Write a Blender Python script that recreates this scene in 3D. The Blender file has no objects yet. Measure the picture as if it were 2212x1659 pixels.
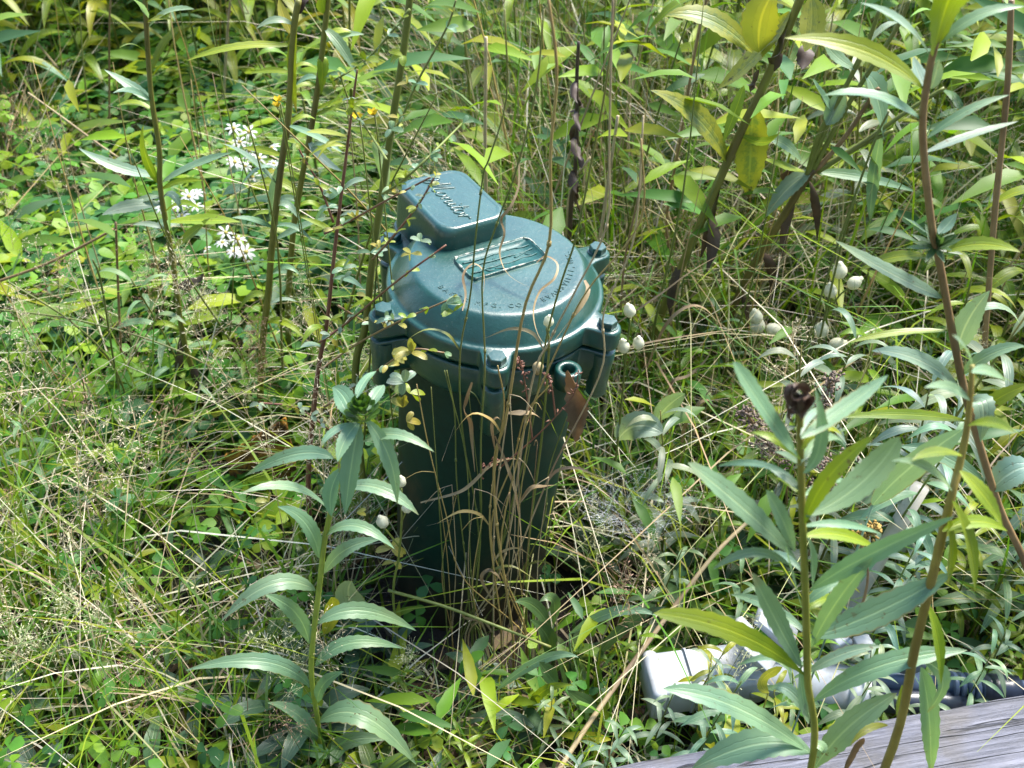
import bpy, bmesh, math, random
import numpy as np
from mathutils import Vector, Matrix

random.seed(7)
RNG = np.random.default_rng(11)
SC = bpy.context.scene
COL = SC.collection

# ------------------------------------------------------------------ camera
CAM_H = 1.05
PITCH = math.radians(41.9)
FPX = 2212.0                       # focal length in units of a 2212 px wide picture
CAMP = Vector((0, 0, CAM_H))
FW = Vector((0, math.cos(PITCH), -math.sin(PITCH)))
UP = Vector((0, math.sin(PITCH), math.cos(PITCH)))
RT = Vector((1, 0, 0))
cam_d = bpy.data.cameras.new('camera')
cam_d.sensor_width = 36.0
cam_d.lens = 36.0
cam_d.clip_start = 0.02
cam_d.clip_end = 200
cam_d.dof.use_dof = True
cam_d.dof.focus_distance = 0.96
cam_d.dof.aperture_fstop = 11.0
cam = bpy.data.objects.new('camera', cam_d)
cam.location = CAMP
cam.rotation_euler = (math.pi / 2 - PITCH, 0, 0)
COL.objects.link(cam)
SC.camera = cam

# ------------------------------------------------------------------ light
SUN_EL, SUN_AZ = math.radians(57), math.radians(50)     # azimuth measured from +Y towards +X
world = bpy.data.worlds.new('World')
SC.world = world
world.use_nodes = True
wn = world.node_tree
bg = wn.nodes['Background']
sky = wn.nodes.new('ShaderNodeTexSky')
sky.sky_type = 'NISHITA'
sky.sun_disc = False
sky.sun_elevation = SUN_EL
sky.sun_rotation = SUN_AZ
sky.air_density = 1.4
sky.dust_density = 0.3
sky.ozone_density = 1.0
wn.links.new(sky.outputs[0], bg.inputs[0])
bg.inputs[1].default_value = 0.105
sun_d = bpy.data.lights.new('sun', 'SUN')
sun_d.energy = 3.0
sun_d.angle = math.radians(22)
sun_d.color = (1.0, 0.95, 0.86)
sun = bpy.data.objects.new('sun', sun_d)
sdir = Vector((math.sin(SUN_AZ) * math.cos(SUN_EL), math.cos(SUN_AZ) * math.cos(SUN_EL), math.sin(SUN_EL)))
sun.rotation_euler = sdir.to_track_quat('Z', 'Y').to_euler()
sun.location = sdir * 20
COL.objects.link(sun)
SC.view_settings.view_transform = 'Standard'
SC.view_settings.look = 'None'
SC.view_settings.gamma = 1.0
SC.view_settings.use_curve_mapping = False
SC.view_settings.exposure = 2.15
SC.cycles.max_bounces = 5
SC.cycles.diffuse_bounces = 2
SC.cycles.transmission_bounces = 3

# ------------------------------------------------------------------ helpers
def ray(px, py):
    return FW + RT * ((px - 1106) / FPX) + UP * ((829.5 - py) / FPX)
def PD(px, py, d):                 # the place a ray reaches at a depth
    return CAMP + ray(px, py) * d
def PY(px, py, Y):                 # ... where it crosses the plane y = Y
    r = ray(px, py)
    return CAMP + r * (Y / r.y)
def PZ(px, py, z):                 # ... where it meets the height z
    r = ray(px, py)
    return CAMP + r * ((z - CAM_H) / r.z)
def proj(p):
    d = Vector(p) - CAMP
    w = d.dot(FW)
    if w < 1e-3: w = 1e-3
    return 1106 + FPX * d.dot(RT) / w, 829.5 - FPX * d.dot(UP) / w, w

def mesh_np(name, V, F, col=None, uv=None, mat=None, smooth=True):
    V = np.asarray(V, dtype=np.float32).reshape(-1, 3)
    F = np.asarray(F, dtype=np.int32)
    k = F.shape[1]
    me = bpy.data.meshes.new(name)
    me.vertices.add(len(V)); me.vertices.foreach_set('co', V.ravel())
    me.loops.add(F.size); me.loops.foreach_set('vertex_index', F.ravel())
    me.polygons.add(len(F))
    me.polygons.foreach_set('loop_start', np.arange(0, F.size, k, dtype=np.int32))
    me.polygons.foreach_set('loop_total', np.full(len(F), k, dtype=np.int32))
    if smooth: me.polygons.foreach_set('use_smooth', np.ones(len(F), dtype=bool))
    if col is not None:
        c = np.ones((len(V), 4), dtype=np.float32); c[:, :3] = col
        a = me.color_attributes.new('Col', 'FLOAT_COLOR', 'POINT')
        a.data.foreach_set('color', c.ravel())
    if uv is not None:
        l = me.uv_layers.new(name='UVMap')
        l.data.foreach_set('uv', np.asarray(uv, dtype=np.float32)[F.ravel()].ravel())
    me.update(calc_edges=True)
    if mat: me.materials.append(mat)
    return me

class MB:                          # collects quads and triangles of one mesh
    def __init__(s): s.v = []; s.f = []; s.uv = []
    def add(s, V, F, uv=None):
        o = len(s.v)
        s.v += [tuple(p) for p in V]
        s.uv += list(uv) if uv is not None else [(0.5, 0.5)] * len(V)
        s.f += [tuple(o + i for i in f) for f in F]
    def mesh(s, name, mat=None, smooth=True, off=None):
        me = bpy.data.meshes.new(name)
        v = s.v
        if off is not None:
            v = [(p[0] - off[0], p[1] - off[1], p[2] - off[2]) for p in v]
        me.from_pydata(v, [], s.f)
        l = me.uv_layers.new(name='UVMap')
        idx = np.zeros(len(me.loops), dtype=np.int32); me.loops.foreach_get('vertex_index', idx)
        l.data.foreach_set('uv', np.asarray(s.uv, dtype=np.float32)[idx].ravel())
        if smooth: me.polygons.foreach_set('use_smooth', np.ones(len(me.polygons), dtype=bool))
        if mat: me.materials.append(mat)
        me.update()
        return me

def obj(name, me, parent=None, color=None, loc=None):
    o = bpy.data.objects.new(name, me)
    COL.objects.link(o)
    if parent is not None: o.parent = parent
    if color is not None: o.color = (color[0], color[1], color[2], 1)
    if loc is not None: o.location = loc
    return o
def tag(o, label, cat, group=None):
    o['label'] = label; o['category'] = cat
    if group: o['group'] = group
    return o
def thing(name, loc, label, cat, group=None):
    o = bpy.data.objects.new(name, None)
    o.empty_display_size = 0.02
    COL.objects.link(o); o.location = loc
    return tag(o, label, cat, group)
def copy_thing(root, loc, rotz, scale=1.0, tint=None):
    r = root.copy(); COL.objects.link(r)
    r.location = loc; r.rotation_euler = (0, 0, rotz); r.scale = (scale,) * 3
    for ch in KIDS[root.name]:
        c = ch.copy(); COL.objects.link(c); c.parent = r
        if tint is not None:
            j = random.uniform(0.85, 1.15)
            c.color = (ch.color[0] * tint[0] * j, ch.color[1] * tint[1] * j, ch.color[2] * tint[2] * j, 1)
    return r
KIDS = {}

def smooth_path(pts, n):           # Catmull-Rom through the points
    p = [Vector(q) for q in pts]
    if len(p) == 2: return [p[0].lerp(p[1], i / (n - 1)) for i in range(n)]
    p = [p[0] * 2 - p[1]] + p + [p[-1] * 2 - p[-2]]
    m = len(p) - 3
    out = []
    for i in range(n):
        s = i / (n - 1) * m
        k = min(int(s), m - 1); t = s - k
        a, b, c, d = p[k:k + 4]
        out.append(0.5 * ((2 * b) + (c - a) * t + (2 * a - 5 * b + 4 * c - d) * t * t + (3 * b - a - 3 * c + d) * t ** 3))
    return out
def tube(mb, pts, r0, r1=None, sides=6, n=None, caps=True, wob=0.0):
    r1 = r0 if r1 is None else r1
    P = smooth_path(pts, n or max(6, 4 * len(pts))) if n != 0 else [Vector(q) for q in pts]
    N = len(P)
    V, F, uv = [], [], []
    ref = Vector((0.13, 0.99, 0.07))
    for i, p in enumerate(P):
        t = (P[min(i + 1, N - 1)] - P[max(i - 1, 0)]).normalized()
        if abs(t.dot(ref)) > 0.95: ref = Vector((1, 0.1, 0.05)).normalized()
        a = t.cross(ref).normalized(); b = t.cross(a)
        r = r0 + (r1 - r0) * i / (N - 1)
        if wob: r *= 1 + random.uniform(-wob, wob)
        for k in range(sides):
            an = 2 * math.pi * k / sides
            V.append(p + a * (r * math.cos(an)) + b * (r * math.sin(an)))
            uv.append((k / sides, i / (N - 1)))
    for i in range(N - 1):
        for k in range(sides):
            k2 = (k + 1) % sides
            F.append((i * sides + k, i * sides + k2, (i + 1) * sides + k2, (i + 1) * sides + k))
    if caps:
        F.append(tuple(range(sides))[::-1]); F.append(tuple((N - 1) * sides + k for k in range(sides)))
    mb.add(V, F, uv)
    return P
def ribbon(mb, pts, w, n=24, twist=0.0, taper=True, up=None, tw0=0.0, fold=0.15):
    P = smooth_path(pts, n)
    V, F, uv = [], [], []
    up = Vector(up) if up else Vector((0, -0.6, 0.8))
    for i, p in enumerate(P):
        u = i / (n - 1)
        t = (P[min(i + 1, n - 1)] - P[max(i - 1, 0)]).normalized()
        s = t.cross(up)
        s = s.normalized() if s.length > 1e-4 else Vector((1, 0, 0))
        nn = s.cross(t)
        a = tw0 + twist * u
        sd = s * math.cos(a) + nn * math.sin(a); nm = sd.cross(t)
        ww = w * (0.5 if not taper else 0.5 * min(1, 0.35 + 2.2 * u) * min(1, (1 - u) * 2.4 + 0.05))
        V += [p - sd * ww + nm * (ww * fold), p, p + sd * ww + nm * (ww * fold)]
        uv += [(0, u), (0.5, u), (1, u)]
    for i in range(n - 1):
        for k in range(2):
            F.append((i * 3 + k, i * 3 + k + 1, (i + 1) * 3 + k + 1, (i + 1) * 3 + k))
    mb.add(V, F, uv)
def leaf(mb, a, c, b, w, nrm, segs=16, cols=4, fold=0.22, serr=0.06, sh=(0.75, 0.95), twist=0.0, wave=0.12, curl=0.0):
    a, c, b = Vector(a), Vector(c), Vector(b)
    nrm = Vector(nrm)
    V, F, uv = [], [], []
    pa, pb = sh
    tm = pa / (pa + pb); mx = tm ** pa * (1 - tm) ** pb
    ph = random.uniform(0, 6.28); fr = random.uniform(5, 9)
    for i in range(segs + 1):
        t = i / segs
        p = a * (1 - t) ** 2 + c * 2 * t * (1 - t) + b * t * t
        T = ((c - a) * (1 - t) + (b - c) * t)
        T = T.normalized() if T.length > 1e-6 else (b - a).normalized()
        s = T.cross(nrm)
        s = s.normalized() if s.length > 1e-4 else RT
        n2 = s.cross(T)
        an = twist * t
        s, n2 = s * math.cos(an) + n2 * math.sin(an), n2 * math.cos(an) - s * math.sin(an)
        hw = 0.5 * w * max((t ** pa * (1 - t) ** pb) / mx, 0.07 if t < 0.5 else 0.015)
        if serr and 0 < i < segs: hw *= 1 + serr * (1 if i % 2 else -1) * (0.6 if t < .3 else 1)
        for k in range(cols + 1):
            x = 2 * k / cols - 1
            h = fold * abs(x) * hw + wave * hw * x * math.sin(fr * t + ph) * abs(x) - curl * hw * x * x
            V.append(p + s * (x * hw) + n2 * h)
            uv.append((k / cols, t))
    m = cols + 1
    for i in range(segs):
        for k in range(cols):
            F.append((i * m + k, i * m + k + 1, (i + 1) * m + k + 1, (i + 1) * m + k))
    mb.add(V, F, uv)

# ------------------------------------------------------------------ materials
def new_mat(name):
    m = bpy.data.materials.new(name); m.use_nodes = True
    nt = m.node_tree
    return m, nt, nt.nodes['Principled BSDF'], nt.nodes['Material Output']
def N(nt, t, **kw):
    n = nt.nodes.new(t)
    for k, v in kw.items(): setattr(n, k, v)
    return n
def L(nt, a, b): nt.links.new(a, b)
def mixc(nt, fac, a, b, mode='MIX'):
    n = nt.nodes.new('ShaderNodeMix'); n.data_type = 'RGBA'; n.blend_type = mode
    for i, x in ((0, fac), (6, a), (7, b)):
        if hasattr(x, 'is_output'): nt.links.new(x, n.inputs[i])
        elif i == 0: n.inputs[0].default_value = x
        else: n.inputs[i].default_value = (x[0], x[1], x[2], 1)
    return n.outputs[2]
def math_n(nt, op, a, b=None, c=None, clamp=False):
    n = nt.nodes.new('ShaderNodeMath'); n.operation = op; n.use_clamp = clamp
    for i, x in enumerate((a, b, c)):
        if x is None: continue
        if hasattr(x, 'is_output'): nt.links.new(x, n.inputs[i])
        else: n.inputs[i].default_value = x
    return n.outputs[0]
def ramp(nt, fac, stops):
    n = nt.nodes.new('ShaderNodeValToRGB')
    el = n.color_ramp.elements
    while len(el) > 1: el.remove(el[-1])
    for i, (p, c) in enumerate(stops):
        e = el[0] if i == 0 else el.new(p)
        e.position = p; e.color = (c[0], c[1], c[2], 1) if not isinstance(c, (int, float)) else (c, c, c, 1)
    nt.links.new(fac, n.inputs[0])
    return n.outputs[0]
def noise(nt, scale, detail=3, rough=0.55, coord='Object', w=None):
    tc = nt.nodes.new('ShaderNodeTexCoord'); n = nt.nodes.new('ShaderNodeTexNoise')
    n.inputs['Scale'].default_value = scale; n.inputs['Detail'].default_value = detail; n.inputs['Roughness'].default_value = rough
    nt.links.new(tc.outputs[coord], n.inputs['Vector'])
    return n.outputs[0]
def bump(nt, h, strength, dist, bsdf):
    b = nt.nodes.new('ShaderNodeBump'); b.inputs['Strength'].default_value = strength; b.inputs['Distance'].default_value = dist
    nt.links.new(h, b.inputs['Height']); nt.links.new(b.outputs[0], bsdf.inputs['Normal'])
    return b
def with_translucency(nt, bsdf, out, colsock, amount, gain=(1.3, 1.35, 0.55)):
    tr = nt.nodes.new('ShaderNodeBsdfTranslucent')
    g = mixc(nt, 1.0, colsock, gain, 'MULTIPLY')
    nt.links.new(g, tr.inputs[0])
    mx = nt.nodes.new('ShaderNodeMixShader'); mx.inputs[0].default_value = amount
    nt.links.new(bsdf.outputs[0], mx.inputs[1]); nt.links.new(tr.outputs[0], mx.inputs[2])
    nt.links.new(mx.outputs[0], out.inputs[0])

def leaf_material(name, spots=0.0, rough=0.44, trans=0.3, vein=0.6):
    m, nt, bs, out = new_mat(name)
    oi = N(nt, 'ShaderNodeObjectInfo')
    base = oi.outputs['Color']
    uvn = N(nt, 'ShaderNodeUVMap'); sep = N(nt, 'ShaderNodeSeparateXYZ'); L(nt, uvn.outputs[0], sep.inputs[0])
    ax = math_n(nt, 'ABSOLUTE', math_n(nt, 'SUBTRACT', sep.outputs[0], 0.5))
    n1 = noise(nt, 45, 4)
    n2 = noise(nt, 9, 2)
    c = mixc(nt, ramp(nt, n1, [(0.3, 0.0), (0.75, 0.55)]), base, mixc(nt, 1.0, base, (0.62, 0.72, 0.75), 'MULTIPLY'))
    c = mixc(nt, ramp(nt, n2, [(0.45, 0.0), (0.8, 0.6)]), c, mixc(nt, 1.0, base, (1.7, 1.3, 0.8), 'MULTIPLY'))
    # veins: pale midrib and two long side nerves
    mid = ramp(nt, ax, [(0.0, 1.0), (0.022, 0.85), (0.05, 0.0)])
    nerve = ramp(nt, math_n(nt, 'ABSOLUTE', math_n(nt, 'SUBTRACT', ax, 0.2)), [(0.0, 0.6), (0.03, 0.0)])
    c = mixc(nt, math_n(nt, 'MULTIPLY', mid, vein), c, mixc(nt, 1.0, base, (2.1, 1.7, 1.6), 'MULTIPLY'))
    c = mixc(nt, math_n(nt, 'MULTIPLY', nerve, 0.3), c, mixc(nt, 1.0, base, (0.6, 0.65, 0.6), 'MULTIPLY'))
    if spots:
        sp = noise(nt, 160, 3, 0.7)
        big = noise(nt, 22, 2)
        edge = math_n(nt, 'MULTIPLY', ax, 1.5)
        yl = ramp(nt, math_n(nt, 'ADD', math_n(nt, 'MULTIPLY', math_n(nt, 'ADD', sp, big), 0.5), math_n(nt, 'MULTIPLY', edge, 0.25)), [(0.5, 0.0), (0.62, 1.0)])
        c = mixc(nt, math_n(nt, 'MULTIPLY', yl, spots), c, (0.24, 0.24, 0.02))
        br = ramp(nt, math_n(nt, 'ADD', math_n(nt, 'MULTIPLY', big, 0.7), math_n(nt, 'MULTIPLY', sp, 0.3)), [(0.62, 0.0), (0.66, 1.0)])
        c = mixc(nt, math_n(nt, 'MULTIPLY', br, spots), c, (0.035, 0.02, 0.012))
    else:
        big = noise(nt, 30, 2, coord='Object')
        tip = ramp(nt, math_n(nt, 'ADD', math_n(nt, 'MULTIPLY', sep.outputs[1], 0.5), math_n(nt, 'MULTIPLY', big, 0.5)), [(0.70, 0.0), (0.82, 0.8)])
        rnd = ramp(nt, oi.outputs['Random'], [(0.6, 0.0), (0.75, 1.0)])
        c = mixc(nt, math_n(nt, 'MULTIPLY', tip, rnd), c, (0.20, 0.13, 0.045))
        sp = noise(nt, 210, 2, 0.6); bl = noise(nt, 17, 2)
        c = mixc(nt, math_n(nt, 'MULTIPLY', ramp(nt, sp, [(0.66, 0.0), (0.70, 0.85)]), ramp(nt, bl, [(0.45, 0.0), (0.6, 1.0)])), c, (0.10, 0.065, 0.02))
        ed = ramp(nt, math_n(nt, 'ADD', ax, math_n(nt, 'MULTIPLY', bl, 0.35)), [(0.665, 0.0), (0.71, 0.7)])
        c = mixc(nt, ed, c, (0.24, 0.17, 0.05))
    geo = N(nt, 'ShaderNodeNewGeometry')
    c = mixc(nt, math_n(nt, 'MULTIPLY', geo.outputs['Backfacing'], 0.6), c, mixc(nt, 1.0, base, (1.35, 1.3, 1.7), 'MULTIPLY'))
    L(nt, c, bs.inputs['Base Color'])
    bs.inputs['Roughness'].default_value = rough
    bs.inputs['Specular IOR Level'].default_value = 0.6
    h = math_n(nt, 'SUBTRACT', math_n(nt, 'MULTIPLY', n1, 0.6), math_n(nt, 'ADD', mid, math_n(nt, 'MULTIPLY', nerve, 0.8)))
    bump(nt, h, 0.35, 0.0012, bs)
    with_translucency(nt, bs, out, c, trans)
    return m
def simple_leafy(name, trans=0.32, rough=0.5, gain=(1.3, 1.35, 0.55)):      # colour from the mesh, for masses of small leaves
    m, nt, bs, out = new_mat(name)
    at = N(nt, 'ShaderNodeVertexColor'); at.layer_name = 'Col'
    L(nt, at.outputs[0], bs.inputs['Base Color'])
    bs.inputs['Roughness'].default_value = rough
    bs.inputs['Specular IOR Level'].default_value = 0.28
    with_translucency(nt, bs, out, at.outputs[0], trans, gain)
    return m
def stem_material(name, c0, c1, c2, scale=40, rough=0.5):
    m, nt, bs, out = new_mat(name)
    n1 = noise(nt, scale, 4, 0.65); n2 = noise(nt, scale * 0.18, 2)
    c = ramp(nt, n1, [(0.3, c0), (0.65, c1)])
    c = mixc(nt, ramp(nt, n2, [(0.5, 0.0), (0.68, 0.9)]), c, c2)
    oi = N(nt, 'ShaderNodeObjectInfo')
    c = mixc(nt, 1.0, c, oi.outputs['Color'], 'MULTIPLY')
    L(nt, c, bs.inputs['Base Color'])
    bs.inputs['Roughness'].default_value = rough
    bump(nt, n1, 0.3, 0.001, bs)
    return m
def dry_material(name, c0, c1, c2, trans=0.15):
    m, nt, bs, out = new_mat(name)
    n1 = noise(nt, 60, 4, 0.65); n2 = noise(nt, 14, 2)
    c = ramp(nt, n1, [(0.3, c0), (0.7, c1)])
    c = mixc(nt, ramp(nt, n2, [(0.5, 0.0), (0.7, 0.9)]), c, c2)
    oi = N(nt, 'ShaderNodeObjectInfo')
    c = mixc(nt, 1.0, c, oi.outputs['Color'], 'MULTIPLY')
    L(nt, c, bs.inputs['Base Color'])
    bs.inputs['Roughness'].default_value = 0.6
    bump(nt, n1, 0.4, 0.001, bs)
    with_translucency(nt, bs, out, c, trans, (1.1, 1.0, 0.8))
    return m

M = {}
M['leaf'] = leaf_material('leaf_surface')
M['leaf_thin'] = leaf_material('thin_leaf_surface', trans=0.42)
M['leaf_spot'] = leaf_material('spotted_leaf_surface', spots=0.9, trans=0.35)
M['mass'] = simple_leafy('small_leaves')
M['straw'] = simple_leafy('straw_blades', 0.18, 0.6, (1.1, 1.0, 0.75))
M['stem_green'] = stem_material('green_stem', (0.10, 0.13, 0.02), (0.16, 0.19, 0.035), (0.14, 0.12, 0.03))
M['stem_olive'] = stem_material('olive_stem', (0.11, 0.115, 0.014), (0.17, 0.155, 0.028), (0.075, 0.04, 0.018), 30)
M['stem_red'] = stem_material('red_stem', (0.13, 0.045, 0.03), (0.19, 0.085, 0.05), (0.08, 0.03, 0.02))
M['stem_brown'] = stem_material('brown_stem', (0.17, 0.10, 0.045), (0.26, 0.17, 0.08), (0.12, 0.07, 0.03))
M['stem_tan'] = stem_material('tan_stem', (0.30, 0.22, 0.12), (0.42, 0.33, 0.19), (0.25, 0.15, 0.10))
M['culm'] = stem_material('grass_culm_skin', (0.075, 0.105, 0.016), (0.12, 0.14, 0.03), (0.22, 0.17, 0.05), 25)
M['culm_gold'] = stem_material('golden_culm_skin', (0.26, 0.18, 0.05), (0.36, 0.26, 0.09), (0.22, 0.12, 0.045), 25)
M['dry'] = dry_material('dry_blade', (0.20, 0.14, 0.07), (0.33, 0.25, 0.14), (0.17, 0.10, 0.045))
M['dead'] = dry_material('dead_leaf', (0.09, 0.05, 0.025), (0.21, 0.13, 0.07), (0.05, 0.028, 0.016))
M['black_dead'] = dry_material('withered_leaf', (0.03, 0.018, 0.012), (0.07, 0.04, 0.025), (0.10, 0.06, 0.035), 0.05)

def flat_mat(name, col, rough=0.5, spec=0.5, trans=0.0):
    m, nt, bs, out = new_mat(name)
    n1 = noise(nt, 120, 3)
    c = mixc(nt, ramp(nt, n1, [(0.35, 0.0), (0.75, 1.0)]), col, tuple(x * 0.72 for x in col))
    L(nt, c, bs.inputs['Base Color'])
    bs.inputs['Roughness'].default_value = rough
    bs.inputs['Specular IOR Level'].default_value = spec
    if trans: with_translucency(nt, bs, out, c, trans, (1, 1, 0.9))
    return m
M['petal'] = flat_mat('white_petal', (0.66, 0.66, 0.66), 0.6, 0.3, 0.3)
M['floret'] = flat_mat('yellow_disc', (0.45, 0.36, 0.08), 0.7)
M['yellow'] = flat_mat('yellow_petal', (0.6, 0.42, 0.01), 0.6, 0.3, 0.2)
M['seed'] = flat_mat('grey_seed', (0.23, 0.17, 0.14), 0.8, 0.2)
M['seed_gold'] = flat_mat('golden_seed', (0.34, 0.22, 0.06), 0.7, 0.2)

# ground
m, nt, bs, out = new_mat('soil')
n1 = noise(nt, 30, 6, 0.7); n2 = noise(nt, 3, 3)
c = ramp(nt, n1, [(0.3, (0.009, 0.007, 0.005)), (0.6, (0.028, 0.02, 0.013)), (0.8, (0.06, 0.045, 0.025))])
c = mixc(nt, ramp(nt, n2, [(0.45, 0.0), (0.6, 0.5)]), c, (0.03, 0.04, 0.012))
L(nt, c, bs.inputs['Base Color']); bs.inputs['Roughness'].default_value = 0.95
bump(nt, n1, 0.8, 0.02, bs); M['soil'] = m

# cast iron under green paint
m, nt, bs, out = new_mat('green_cast_paint')
n1 = noise(nt, 260, 4, 0.6); n2 = noise(nt, 18, 4, 0.6); n3 = noise(nt, 90, 5, 0.75)
c = ramp(nt, n2, [(0.35, (0.0012, 0.036, 0.029)), (0.7, (0.0022, 0.054, 0.044))])
c = mixc(nt, ramp(nt, n3, [(0.62, 0.0), (0.74, 0.55)]), c, (0.025, 0.075, 0.062))
n4 = noise(nt, 420, 2, 0.8); n5 = noise(nt, 7, 3)
c = mixc(nt, math_n(nt, 'MULTIPLY', ramp(nt, n4, [(0.66, 0.0), (0.72, 0.8)]), ramp(nt, n5, [(0.42, 0.1), (0.62, 1.0)])), c, (0.22, 0.22, 0.17))
L(nt, c, bs.inputs['Base Color'])
L(nt, ramp(nt, n2, [(0.3, 0.32), (0.75, 0.46)]), bs.inputs['Roughness'])
bs.inputs['Specular IOR Level'].default_value = 0.6
bs.inputs['Coat Weight'].default_value = 0.6; bs.inputs['Coat Roughness'].default_value = 0.28
bump(nt, math_n(nt, 'ADD', math_n(nt, 'MULTIPLY', n1, 0.5), n3), 0.42, 0.0014, bs); M['paint'] = m
# the same paint without its gloss, wrinkled
m, nt, bs, out = new_mat('wrinkled_green_paint')
n3 = noise(nt, 150, 5, 0.7)
L(nt, ramp(nt, n3, [(0.35, (0.004, 0.045, 0.042)), (0.7, (0.012, 0.085, 0.078))]), bs.inputs['Base Color']); bs.inputs['Roughness'].default_value = 0.5
bump(nt, n3, 0.5, 0.001, bs); M['wrinkled'] = m
# casing: same paint, soiled towards patches, rust
m, nt, bs, out = new_mat('green_casing_paint')
n2 = noise(nt, 9, 5, 0.65); n3 = noise(nt, 60, 5, 0.7)
c = ramp(nt, n3, [(0.35, (0.003, 0.020, 0.014)), (0.7, (0.004, 0.028, 0.020))])
c = mixc(nt, ramp(nt, n2, [(0.55, 0.0), (0.72, 0.75)]), c, (0.045, 0.035, 0.018))
tcz = N(nt, 'ShaderNodeTexCoord'); spz = N(nt, 'ShaderNodeSeparateXYZ'); L(nt, tcz.outputs['Object'], spz.inputs[0])
mud = ramp(nt, math_n(nt, 'SUBTRACT', math_n(nt, 'ADD', n2, math_n(nt, 'MULTIPLY', n3, 0.35)), math_n(nt, 'MULTIPLY', spz.outputs[2], 1.9)), [(0.30, 0.0), (0.62, 0.85)])
c = mixc(nt, mud, c, (0.055, 0.042, 0.026))
L(nt, c, bs.inputs['Base Color']); bs.inputs['Roughness'].default_value = 0.5; bs.inputs['Specular IOR Level'].default_value = 0.3
bump(nt, n3, 0.2, 0.001, bs); M['casing'] = m
m, nt, bs, out = new_mat('scraped_paint_edge')
n3 = noise(nt, 130, 4, 0.7)
c = ramp(nt, n3, [(0.47, (0.015, 0.065, 0.058)), (0.60, (0.42, 0.41, 0.34))])
L(nt, c, bs.inputs['Base Color']); bs.inputs['Roughness'].default_value = 0.55; M['scraped'] = m
m, nt, bs, out = new_mat('black_rubber')
bs.inputs['Base Color'].default_value = (0.012, 0.013, 0.013, 1); bs.inputs['Roughness'].default_value = 0.7; M['rubber'] = m
# weathered timber
m, nt, bs, out = new_mat('weathered_timber')
tc = N(nt, 'ShaderNodeTexCoord'); mp = N(nt, 'ShaderNodeMapping'); mp.inputs['Scale'].default_value = (6, 210, 210)
L(nt, tc.outputs['Object'], mp.inputs[0])
g = N(nt, 'ShaderNodeTexNoise'); g.inputs['Scale'].default_value = 1.0; g.inputs['Detail'].default_value = 6; g.inputs['Roughness'].default_value = 0.7
g.inputs['Distortion'].default_value = 0.6
L(nt, mp.outputs[0], g.inputs['Vector'])
n2 = noise(nt, 14, 4)
c = ramp(nt, g.outputs[0], [(0.28, (0.055, 0.055, 0.065)), (0.43, (0.115, 0.115, 0.14)), (0.6, (0.175, 0.175, 0.215)), (0.8, (0.23, 0.23, 0.265))])
c = mixc(nt, ramp(nt, n2, [(0.5, 0.0), (0.72, 0.6)]), c, (0.10, 0.085, 0.065))
L(nt, c, bs.inputs['Base Color']); bs.inputs['Roughness'].default_value = 0.85
mp2 = N(nt, 'ShaderNodeMapping'); mp2.inputs['Scale'].default_value = (1.6, 44, 44); L(nt, tc.outputs['Object'], mp2.inputs[0])
g2 = N(nt, 'ShaderNodeTexNoise'); g2.inputs['Scale'].default_value = 1.0; g2.inputs['Detail'].default_value = 3; g2.inputs['Distortion'].default_value = 0.3; L(nt, mp2.outputs[0], g2.inputs['Vector'])
ck = ramp(nt, math_n(nt, 'ABSOLUTE', math_n(nt, 'SUBTRACT', g2.outputs[0], 0.5)), [(0.0, 0.8), (0.008, 0.5), (0.016, 0.0)])
c = mixc(nt, ck, c, (0.02, 0.018, 0.017)); nt.links.new(c, bs.inputs['Base Color'])
bump(nt, math_n(nt, 'SUBTRACT', g.outputs[0], math_n(nt, 'MULTIPLY', ck, 0.8)), 1.0, 0.004, bs); M['timber'] = m
def plastic(name, col, rough, dirt, dcol=(0.18, 0.16, 0.11)):
    m, nt, bs, out = new_mat(name)
    n1 = noise(nt, 22, 5, 0.65); n2 = noise(nt, 180, 3, 0.7)
    c = mixc(nt, ramp(nt, n1, [(0.5, 0.0), (0.75, dirt)]), col, dcol)
    c = mixc(nt, ramp(nt, n2, [(0.68, 0.0), (0.74, dirt)]), c, tuple(x * 0.4 for x in dcol))
    L(nt, c, bs.inputs['Base Color']); bs.inputs['Roughness'].default_value = rough
    return m
M['vinyl'] = plastic('white_vinyl', (0.40, 0.42, 0.46), 0.5, 0.7)
M['pvc'] = plastic('pvc_pipe', (0.40, 0.375, 0.33), 0.4, 0.4)
M['blue'] = plastic('grey_blue_plastic', (0.055, 0.085, 0.15), 0.38, 0.2)
M['navy'] = plastic('navy_plastic', (0.02, 0.028, 0.05), 0.3, 0.2)
M['tab'] = plastic('grey_clear_tab', (0.22, 0.26, 0.28), 0.2, 0.15)
# rotten wood
m, nt, bs, out = new_mat('rotten_wood')
n1 = noise(nt, 55, 5, 0.7)
c = ramp(nt, n1, [(0.30, (0.02, 0.012, 0.006)), (0.45, (0.09, 0.04, 0.012)), (0.56, (0.30, 0.14, 0.015)), (0.7, (0.42, 0.24, 0.02))])
L(nt, c, bs.inputs['Base Color']); bs.inputs['Roughness'].default_value = 0.9
bump(nt, n1, 1.0, 0.006, bs); M['rotten'] = m
M['bark'] = flat_mat('brown_bark', (0.15, 0.065, 0.04), 0.85, 0.2)
m, nt, bs, out = new_mat('web_silk')
bs.inputs['Base Color'].default_value = (0.75, 0.78, 0.8, 1); bs.inputs['Roughness'].default_value = 0.35
M['silk'] = m

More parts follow.
